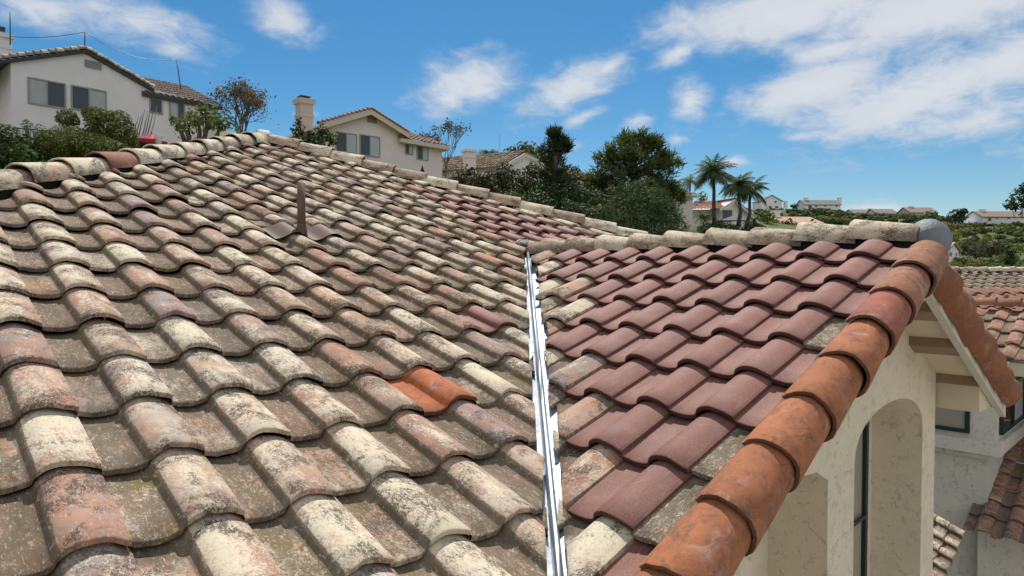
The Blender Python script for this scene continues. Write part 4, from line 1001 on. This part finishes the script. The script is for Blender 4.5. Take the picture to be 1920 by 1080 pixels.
# ------------------------------------------------------------------ VEGETATION
GREEN = [(0.054, 0.0837, 0.0243), (0.0743, 0.108, 0.0297), (0.0405, 0.0648, 0.0216), (0.1013, 0.1283, 0.0405)]
OLIVE = [(0.1187, 0.1313, 0.0275), (0.0875, 0.1063, 0.025), (0.0625, 0.0813, 0.02), (0.15, 0.1562, 0.0375)]
DARKG = [(0.0286, 0.0494, 0.0208), (0.039, 0.0624, 0.0234), (0.0208, 0.0364, 0.0156), (0.052, 0.0754, 0.0286)]
PINE = [(.035, .050, .018), (.050, .066, .022), (.024, .036, .014), (.070, .082, .030)]
BLUEG = [(.10, .13, .125), (.13, .16, .15), (.07, .10, .10)]
LIGHT = [(.11, .14, .045), (.085, .115, .035), (.14, .16, .06)]
RUST = [(.16, .085, .035), (.11, .065, .03), (.20, .12, .05), (.09, .085, .03)]
REDDK = [(0.09, 0.0504, 0.0264), (0.06, 0.054, 0.0216), (0.042, 0.048, 0.0192), (0.12, 0.066, 0.03)]
PALM = [(0.0844, 0.1181, 0.0506), (0.1098, 0.1485, 0.0675), (0.0591, 0.0844, 0.0371), (0.1435, 0.1773, 0.0844)]
YELG = [(.13, .16, .03), (.10, .13, .025), (.17, .18, .045)]
def leaves(mb, C, nrm, size, aspect, cols, jitter=.6):
    """diamond leaves at C (N,3) facing roughly nrm (N,3)"""
    n = len(C)
    if not n: return
    N_ = nrm+rng.normal(0, jitter, (n, 3)); N_ /= np.linalg.norm(N_, axis=1, keepdims=True)+1e-9
    A = rng.normal(0, 1, (n, 3)); A -= N_*(A*N_).sum(1, keepdims=True); A /= np.linalg.norm(A, axis=1, keepdims=True)+1e-9
    B = np.cross(N_, A); s = (size*rng.uniform(.6, 1.35, n))[:, None]
    V = np.stack([C-A*s, C+B*s*aspect, C+A*s, C-B*s*aspect], 1).reshape(-1, 3)
    F = [(4*i, 4*i+1, 4*i+2, 4*i+3) for i in range(n)]
    P = np.array(cols); c = P[rng.integers(0, len(P), n)]*rng.uniform(.75, 1.25, (n, 1)); c = np.concatenate([c, rng.random((n, 1))], 1)
    mb.add(V, F, False, np.repeat(c, 4, 0))
def blob_points(c, r, n, shell=.45, lumps=7, lump=.35):
    """points in a lumpy ellipsoid, denser towards its skin; returns points and outward normals"""
    d = rng.normal(0, 1, (n, 3)); d /= np.linalg.norm(d, axis=1, keepdims=True)
    k = rng.normal(0, 1, (lumps, 3)); k /= np.linalg.norm(k, axis=1, keepdims=True)
    bump = (np.clip((d@k.T), 0, 1)**6).max(1)
    rad = (1-lump+lump*1.3*bump)*(shell+(1-shell)*rng.random(n)**.5)
    P = np.array(c)[None]+d*rad[:, None]*np.array(r)[None]
    return P, d+np.array([0, 0, .35])
CAMX = np.array([RIGHT.x, RIGHT.y, 0]); CAMF = np.array([FWD.x, FWD.y, 0])
def pxblob(px, py, D, hw, hh, hd=None):
    """ellipsoid round the point at a pixel: half width and height in photo pixels -> centre, radii (near-round in plan)"""
    c = np.array(at(px, py, D)); m = D/F_PX
    return c, (hw*m, hh*m, (hd if hd else hw)*m)
def crown(mb, blobs, leaf, dens, cols, aspect=.5, shell=.45, lump=.35, lumps=8, jitter=.6, core=None):
    for (px, py, D, hw, hh) in blobs:
        c, (rw, rh, rd) = pxblob(px, py, D, hw, hh)
        n = int(dens*(rw*rh+rw*rd+rh*rd)/(leaf*leaf)*3.2)
        P, N_ = blob_points((0, 0, 0), (1, 1, 1), n, shell, lumps, lump)
        rwd = min(rd, rw, 3.5)
        X = c[None]+P[:, :1]*rw*CAMX[None]+P[:, 1:2]*rwd*CAMF[None]+P[:, 2:3]*rh*np.array([[0, 0, 1.]])
        Nw = N_[:, :1]*CAMX[None]+N_[:, 1:2]*CAMF[None]+N_[:, 2:3]*np.array([[0, 0, 1.]])
        leaves(mb, X, Nw, np.full(n, leaf), aspect, cols, jitter)
def branch(mb, p, d, ln, r, depth, tips, spread=.55, kids=3, up=.15):
    pts = [p]; q = p.copy(); dd = d.normalized()
    for i in range(3):
        dd = (dd+Vector((random.gauss(0, .12), random.gauss(0, .12), random.gauss(0, .08)+up*.3))).normalized(); q = q+dd*ln/3; pts.append(q.copy())
    mb.tube(pts, [r, r*.86, r*.72, r*.6], 5, cap=False)
    if depth == 0: tips.append((q, dd)); return
    for k in range(kids):
        nd = (dd+Vector((random.gauss(0, spread), random.gauss(0, spread), random.gauss(0, spread*.6)+up))).normalized()
        branch(mb, pts[2].lerp(q, random.random()), nd, ln*random.uniform(.6, .8), r*.58, depth-1, tips, spread, kids, up)
def shrub(name, label, cat, blobs, leaf, dens, cols, stem=True, group=None, **kw):
    px, py, D, hw, hh = blobs[0]; c = at(px, py, D); m = D/F_PX
    base = Vector((c.x, c.y, c.z-hh*m*1.1)); t_ = thing(name, label, cat, base, group)
    mb = MB(); crown(mb, blobs, leaf, dens, cols, **kw); mb.build('crown', M['leaf'], t_)
    if stem:
        mb = MB()
        for (bx, by, bD, bw, bh) in blobs:
            q = at(bx, by, bD); s0_ = base.lerp(Vector((q.x, q.y, base.z)), .6)-ZU*.5
            mb.tube([s0_, s0_.lerp(q, .5)+Vector((random.gauss(0, .1), random.gauss(0, .1), 0)), q], [.11, .08, .03], 6)
        mb.build('trunk', M['bark'], t_)
    return t_
# left garden
shrub('shrub', 'broad dark green shrub at the left edge just above the hip caps', 'shrub', [(25, 280, 22.5, 52, 46), (-20, 285, 22.5, 50, 50), (55, 300, 22, 30, 30)], .085, 1.5, GREEN, shell=.6)
shrub('clipped_bush', 'rounded olive green bush cluster below the windows of the pale house', 'bush', [(150, 275, 23.5, 72, 36), (205, 235, 24, 42, 34), (128, 222, 24.2, 22, 17), (185, 215, 24.3, 28, 14), (110, 290, 23, 40, 24), (205, 282, 23, 50, 26), (235, 262, 23.6, 25, 30)], .05, 1.7, OLIVE, lump=.25, lumps=14, shell=.62)
shrub('silver_shrub', 'small blue grey shrub beside the iron railing', 'shrub', [(52, 236, 23.8, 14, 15), (75, 252, 23.7, 15, 20)], .07, .8, BLUEG, aspect=.3)
shrub('small_tree', 'airy light green small tree between the wing windows and the hip caps', 'tree', [(372, 222, 29, 52, 24), (345, 240, 28.6, 32, 20), (412, 232, 28.8, 44, 24), (385, 206, 29, 28, 13), (330, 224, 28.6, 20, 12)], .12, .34, LIGHT, shell=.2, lump=.5)
shrub('shrub', 'leggy green shrub at the foot of the beige chimney', 'shrub', [(588, 258, 34, 32, 22), (560, 246, 34, 16, 22), (606, 248, 34, 16, 16), (560, 226, 34, 8, 12), (620, 262, 33.5, 20, 18)], .10, .55, DARKG, shell=.2, lump=.45)
# bare coppery tree and wispy tree
def twiggy(name, label, base_px, D, h_px, spread, cols, nleaf, leaf, depth=4, lean=0., thick=.09, kids=3, stems=4):
    b = at(*base_px, D); t_ = thing(name, label, 'tree', b); mb = MB(); tips = []
    H = h_px*D/F_PX
    for k in range(stems):
        d = Vector((random.gauss(0, .28), random.gauss(0, .28), 1))+RIGHT*lean
        branch(mb, b-ZU*.6, d, H*.42, thick, depth-1, tips, spread, kids, .18)
    mb.build('trunk', M['bark'], t_)
    P = np.array([tuple(p) for p, d in tips]); P = P[rng.integers(0, len(P), nleaf)]+rng.normal(0, .16, (nleaf, 3))
    mb = MB(); leaves(mb, P, rng.normal(0, 1, (nleaf, 3)), np.full(nleaf, leaf), .5, cols); mb.build('crown', M['leaf'], t_)
twiggy('coppery_tree', 'sparse coppery leaved tree with bare grey branches right of the pale house', (455, 250), 33, 112, .60, RUST, 1700, .07, 5, 0, .06, 3, 6)
twiggy('wispy_tree', 'thin wispy grey tree behind the right end of the beige house', (833, 330), 52, 112, .33, [(.07, .07, .055), (.10, .09, .07), (.05, .05, .04)], 700, .10, 4, -.12, .06, 3, 3)
st = thing('dry_shrub', 'cluster of tall bare stems beside the red umbrella', 'plant', at(258, 275, 25)); mb = MB()
for k in range(7):
    x = 246+k*4.5; mb.tube([at(x, 282, 25), at(x+8+k*1.2, 235+random.uniform(-6, 6), 25), at(x+14+k*1.3, 205+random.uniform(-12, 20), 25)], [.022, .016, .008], 5)
mb.build('stem', M['bark'], st)
um = thing('garden_umbrella', 'half open red garden umbrella peeking over the left hip caps', 'umbrella', at(275, 285, 25))
c_ = at(287, 250, 25); rim = [at(275, 266, 25)+RIGHT*.78*math.cos(a)+FWD*.78*math.sin(a) for a in np.linspace(0, 2*math.pi, 9)[:-1]]
mb = MB(); mb.add([at(283, 251, 25)]+rim+[q-ZU*.14 for q in rim], [(0, i+1, (i+1) % 8+1) for i in range(8)]+[(i+1, i+9, (i+1) % 8+9, (i+1) % 8+1) for i in range(8)]); mb.build('canopy', M['red_fabric'], um)
mb = MB(); mb.tube([at(284, 285, 25), at(284, 247, 25)], .025, 8); mb.build('pole', M['metal_dark'], um)
mb = MB(); tp = at(297, 262, 24.6); pt = thing('plant_pot', 'brown clay pot beside the red umbrella', 'pot', at(297, 268, 24.6)); mb.tube([tp-ZU*.3, tp+ZU*.14, tp+ZU*.17], [.09, .13, .14], 12); mb.build('pot', M['terracotta'], pt)
um = thing('closed_umbrella', 'folded black patio umbrella against the beige house wall', 'umbrella', at(792, 335, 38.5))
mb = MB(); b = at(792, 330, 38.5); mb.tube([b, b+ZU*.25, b+ZU*.45, b+ZU*.62], [.17, .13, .06, .02], 10); mb.build('canopy', M['black_fabric'], um); mb = MB(); mb.tube([b-ZU*1.5, b], .025, 6); mb.build('pole', M['metal_dark'], um)
# middle slope: shrubs before the third house
shrub('shrub', 'reddish brown twiggy shrub at the foot of the third house chimney', 'shrub', [(872, 332, 47, 24, 24), (885, 322, 47, 14, 16), (858, 340, 47, 18, 14)], .12, .7, REDDK, lump=.45)
shrub('hedge_shrub', 'broad dark shrub with bronze tips in front of the white gable', 'shrub', [(925, 345, 46, 44, 34), (965, 350, 46, 46, 34), (945, 325, 46.5, 24, 20), (900, 350, 45.5, 34, 28)], .13, .85, DARKG+REDDK[:2], lump=.4, lumps=12)
shrub('hedge_shrub', 'rust flecked shrub between the white gable and the dark conical tree', 'shrub', [(1005, 345, 45, 36, 40), (1000, 322, 45.5, 18, 18), (1085, 345, 45, 26, 34), (1068, 325, 46, 22, 22)], .13, .8, REDDK+DARKG, lump=.4, lumps=12)
shrub('low_shrub', 'dark low shrub mass falling behind the right hip caps', 'shrub', [(1010, 390, 42, 60, 34), (1070, 400, 41, 52, 36), (960, 378, 43, 46, 26), (1110, 410, 40, 44, 34), (1085, 370, 43, 40, 30), (1040, 365, 43, 50, 26), (1115, 380, 44, 30, 26)], .13, .85, DARKG+GREEN[:2], lump=.4, lumps=14)
shrub('clipped_hedge', 'bright yellow green clipped hedge just above the right hip caps', 'hedge', [(928, 375, 36, 40, 12), (895, 360, 37, 22, 6), (965, 384, 36, 30, 10)], .06, 1.0, YELG, lump=.15)
mb_t = thing('bare_twig', 'curved bare branch reaching from the dark pine', 'branch', at(1062, 300, 44)); mb = MB(); mb.tube([at(1040, 312, 44), at(1056, 300, 44), at(1064, 285, 44), at(1066, 268, 44)], [.06, .05, .035, .02], 6); mb.build('branch', M['bark'], mb_t)
# big pine: tiers of tufts on real limbs
def pine(name, label, base_px, top_px, D, tiers, tuft, cols, n_tuft=26):
    b = at(*base_px, D); tp = at(*top_px, D); t_ = thing(name, label, 'tree', b); mb = MB(); tips = []
    mb.tube([b, b.lerp(tp, .5), tp], [.30, .2, .05], 8)
    for (px, py, hw, hh) in tiers:
        for k in range(n_tuft):
            a = random.uniform(0, 2*math.pi); rr = random.random()**.5
            q = at(px, py, D)+(RIGHT*math.cos(a)*hw+FWD*math.sin(a)*hw*.9)*(D/F_PX)*rr+ZU*random.uniform(-1, 1)*hh*D/F_PX*math.sqrt(max(.05, 1-rr*rr*.8))
            tips.append(q)
            if k % 3 == 0:
                h_ = (q.z-b.z)/max(.1, tp.z-b.z); st_ = b.lerp(tp, max(.1, min(.95, h_-.12))); mb.tube([st_, st_.lerp(q, .6)+ZU*.1, q], [.06, .04, .02], 5, cap=False)
    mb.build('trunk', M['bark'], t_)
    mb = MB()
    for q in tips:
        n = 34; d = rng.normal(0, 1, (n, 3)); d[:, 2] = np.abs(d[:, 2])*.9+.15*rng.random(n); d /= np.linalg.norm(d, axis=1, keepdims=True)
        L_ = tuft*rng.uniform(.6, 1.15, n)[:, None]; sx = np.cross(d, rng.normal(0, 1, (n, 3))); sx /= np.linalg.norm(sx, axis=1, keepdims=True)
        q0 = np.array(q)[None]+rng.normal(0, tuft*.25, (n, 3)); w_ = tuft*.07
        V = np.stack([q0-sx*w_, q0+sx*w_, q0+d*L_+sx*w_*.5, q0+d*L_-sx*w_*.5], 1).reshape(-1, 3)
        c = np.array(cols)[rng.integers(0, len(cols), n)]*rng.uniform(.7, 1.25, (n, 1)); c = np.concatenate([c, rng.random((n, 1))], 1)
        mb.add(V, [(4*i, 4*i+1, 4*i+2, 4*i+3) for i in range(n)], False, np.repeat(c, 4, 0))
    mb.build('crown', M['leaf'], t_); return t_
pine('big_pine', 'large open crowned pine with upright tufts against the sky', (1195, 430), (1190, 248), 50, [(1188, 262, 26, 16), (1178, 284, 50, 16), (1195, 305, 66, 18), (1160, 300, 44, 18), (1230, 316, 46, 22), (1145, 325, 46, 20), (1190, 335, 74, 20), (1240, 350, 26, 22), (1118, 345, 26, 14), (1222, 270, 12, 12), (1246, 300, 14, 14), (1195, 362, 60, 22), (1262, 365, 18, 18), (1120, 370, 26, 18)], .62, [(.085, .11, .036), (.11, .135, .046), (.05, .068, .026), (.13, .145, .055)], 18)
pine('slender_pine', 'tall slender clumpy pine with a lopsided side branch before the white gable', (1040, 400), (1042, 240), 44, [(1042, 250, 11, 9), (1044, 266, 18, 9), (1036, 282, 20, 9), (1062, 272, 7, 13), (1034, 300, 26, 11), (1040, 322, 30, 14), (1044, 345, 34, 16)], .42, PINE+DARKG[:2], 16)
shrub('weeping_shrub', 'huge soft dark green rounded shrub under the big pine', 'shrub', [(1195, 400, 45, 72, 50), (1150, 410, 45, 44, 44), (1245, 410, 45, 42, 42), (1180, 370, 45.5, 44, 34), (1225, 378, 45.3, 40, 32), (1130, 425, 44, 40, 30), (1270, 425, 45, 26, 24), (1200, 430, 44, 70, 30), (1255, 395, 45.5, 28, 28), (1210, 350, 46, 24, 20)], .15, 1.5, [(.046, .08, .028), (.065, .105, .036), (.034, .058, .022)], aspect=.16, lump=.3, lumps=16, jitter=.9)
# palms
def palm(name, label, base_px, head_px, D, rad_px, nf, droop=.9, tr=.16, cols=PALM, wind=.0):
    b = at(*base_px, D); hd = at(*head_px, D); t_ = thing(name, label, 'palm tree', b); mb = MB()
    mb.tube([b, b.lerp(hd, .35)+RIGHT*random.gauss(0, .08), b.lerp(hd, .7)+RIGHT*random.gauss(0, .06), hd], [tr*1.25, tr, tr*.85, tr*.9], 9); mb.build('trunk', M['bark_grey'], t_)
    Rr = rad_px*D/F_PX; mb = MB()
    for k in range(nf):
        a = 2*math.pi*(k+random.random()*.7)/nf; el = random.uniform(-.25, 1.25)
        d = (RIGHT*math.cos(a)+FWD*math.sin(a)+RIGHT*wind)*math.cos(el)+ZU*math.sin(el); d.normalize(); ln = Rr*random.uniform(.85, 1.15)
        pts = []; q = hd.copy(); dd = d.copy()
        for i in range(13): pts.append(q.copy()); q = q+dd*ln/12; dd = (dd-ZU*droop*.16).normalized()
        vs = []; fs = []; cs = []
        cc = np.array(cols[random.randrange(len(cols))])*random.uniform(.8, 1.25)
        for i in range(1, 13):
            p = pts[i]; dr_ = (pts[i]-pts[i-1]).normalized(); sd = dr_.cross(ZU)
            if sd.length < .05: sd = RIGHT.copy()
            sd.normalize(); lw = ln*.26*math.sin(math.pi*min(1, .15+i/14))
            for sg in (-1, 1):
                for m2 in (0, .33, .66):
                    pp = pts[i-1].lerp(p, m2)
                    tip = pp+sd*sg*lw*random.uniform(.8, 1.1)+dr_*lw*.55-ZU*lw*random.uniform(.35, .75)
                    n0 = len(vs); wv = dr_*ln*.014; vs += [pp-wv, pp+wv, tip]; fs.append((n0, n0+1, n0+2)); cs += [(*cc, .5)]*3
        mb.add(vs, fs, False, np.array(cs)); mb.tube(pts, np.linspace(.035, .008, 13), 4, (*cc*.8, .5), False)
    mb.build('crown', M['leaf'], t_); return t_
palm('palm_tree', 'tallest feathery palm standing alone with its bare trunk showing to the ground', (1340, 432), (1337, 326), 60, 50, 42, .85, .17, wind=-.1)
palm('palm_tree', 'palm with drooping crown right of the tallest palm', (1384, 425), (1385, 348), 58, 45, 42, .95, .16)
palm('palm_tree', 'rightmost shaggy palm leaning beside the gazebo', (1399, 425), (1408, 358), 60, 42, 42, .95, .15)
palm('palm_tree', 'small palm top showing behind the orange hipped roof', (1292, 400), (1294, 340), 72, 30, 14, 1.1, .13)
palm('palm_tree', 'round dark palm head behind the third house roof', (916, 320), (918, 292), 70, 30, 26, 1.2, .2, DARKG)
palm('young_palm', 'young ground level palm in front of the orange roofed bungalow', (1322, 425), (1320, 408), 60, 28, 14, .8, .08, LIGHT)
palm('young_palm', 'small yellow green fan of fronds below the gazebo', (1415, 432), (1412, 420), 56, 24, 14, .8, .06, YELG)
shrub('garden_shrub', 'green garden shrubs around the palm trunks', 'shrub', [(1325, 428, 57, 26, 12), (1365, 428, 57, 30, 10), (1410, 430, 57, 28, 12), (1345, 420, 58, 16, 9)], .12, .8, GREEN)
shrub('far_tree', 'feathery green tree just behind the white gable peak', 'tree', [(985, 278, 75, 26, 15), (1005, 285, 75, 22, 14), (960, 285, 75, 18, 11)], .22, .6, GREEN, lump=.5)
mast('thin aerial mast beside the round palm head', at(934, 300, 68), at(938, 252, 68), .02)
shrub('olive_tree', 'dull green tree filling the gap between bungalow and orange hipped roof', 'tree', [(1318, 372, 85, 12, 14), (1440, 408, 75, 16, 12)], .2, .7, GREEN)
# far ridge trees and hillside scrub
rid = [('round dark conifer at the far right edge above the bluff house', [(1915, 375, 205, 22, 28), (1920, 352, 205, 12, 16), (1895, 385, 205, 18, 10)], DARKG),
       ('spreading dark tree between the brown ridge house and the bluff house', [(1797, 402, 200, 18, 13), (1790, 412, 200, 22, 10), (1806, 396, 200, 12, 8)], DARKG),
       ('squat green tree in front of the brown ridge house', [(1745, 405, 215, 15, 11), (1738, 412, 215, 16, 9)], GREEN),
       ('olive bush mass between the twin grey ridge houses', [(1700, 405, 235, 14, 8)], OLIVE),
       ('dark tree just right of the white gabled ridge house', [(1490, 388, 270, 9, 7)], DARKG),
       ('dense dark conifer on the slope above the neighbour roofs', [(1893, 478, 95, 10, 30), (1893, 492, 95, 14, 16)], DARKG),
       ('yellow flecked bush just above the moss grey neighbour roof', [(1830, 500, 70, 26, 13), (1815, 506, 70, 16, 9)], [(.16, .12, .025), (.07, .075, .02), (.05, .06, .02)]),
       ('grey brown thicket on the slope right of the small white house', [(1838, 470, 125, 30, 20), (1865, 462, 125, 26, 16), (1815, 462, 130, 20, 14)], [(.075, .072, .045), (.06, .062, .035), (.09, .085, .055)]),
       ('pale pink flowering bush below the spreading dark tree', [(1778, 421, 190, 12, 4)], [(.38, .19, .18), (.12, .12, .06)])]
for lb, bl, cs in rid: shrub('hill_tree', lb, 'tree', bl, max(.18, bl[0][2]*.0024), .75, cs, lump=.4)
mb = MB()
def scrub(n, x0, x1, y0, y1, pal, size):
    """clumps spread over the hillside between two pixel columns"""
    k = 0; tries = 0
    while k < n and tries < n*40:
        tries += 1
        D = random.uniform(85, 300); px = random.uniform(x0, x1); p = at(px, 508, D); z = float(ground_z(p.x, p.y)[0])
        py = 508-(z-HZ)/D*F_PX
        if not (y0 < py < y1): continue
        s_ = random.uniform(.5, 1.3)*size; m2 = int(85*s_)
        P, N_ = blob_points((p.x, p.y, z+s_*.3), (s_*1.15, s_*1.15, s_*.8), m2, .3)
        leaves(mb, P, N_, np.full(m2, .34*max(.8, D/170)), .6, [pal[random.randrange(len(pal))]], .6); k += 1
scrub(900, 1415, 1760, 398, 470, GREEN+OLIVE+DARKG, 1.5)
scrub(860, 1690, 1990, 412, 530, GREEN+OLIVE+[(.085, .08, .045), (.12, .14, .035), (.15, .16, .05)], 1.3)
scrub(120, 1690, 1990, 425, 460, YELG, 1.0)
tag(mb.build('hillside_scrub', M['leaf']), 'low mixed green scrub covering the far hillside', 'scrub', kind='stuff')
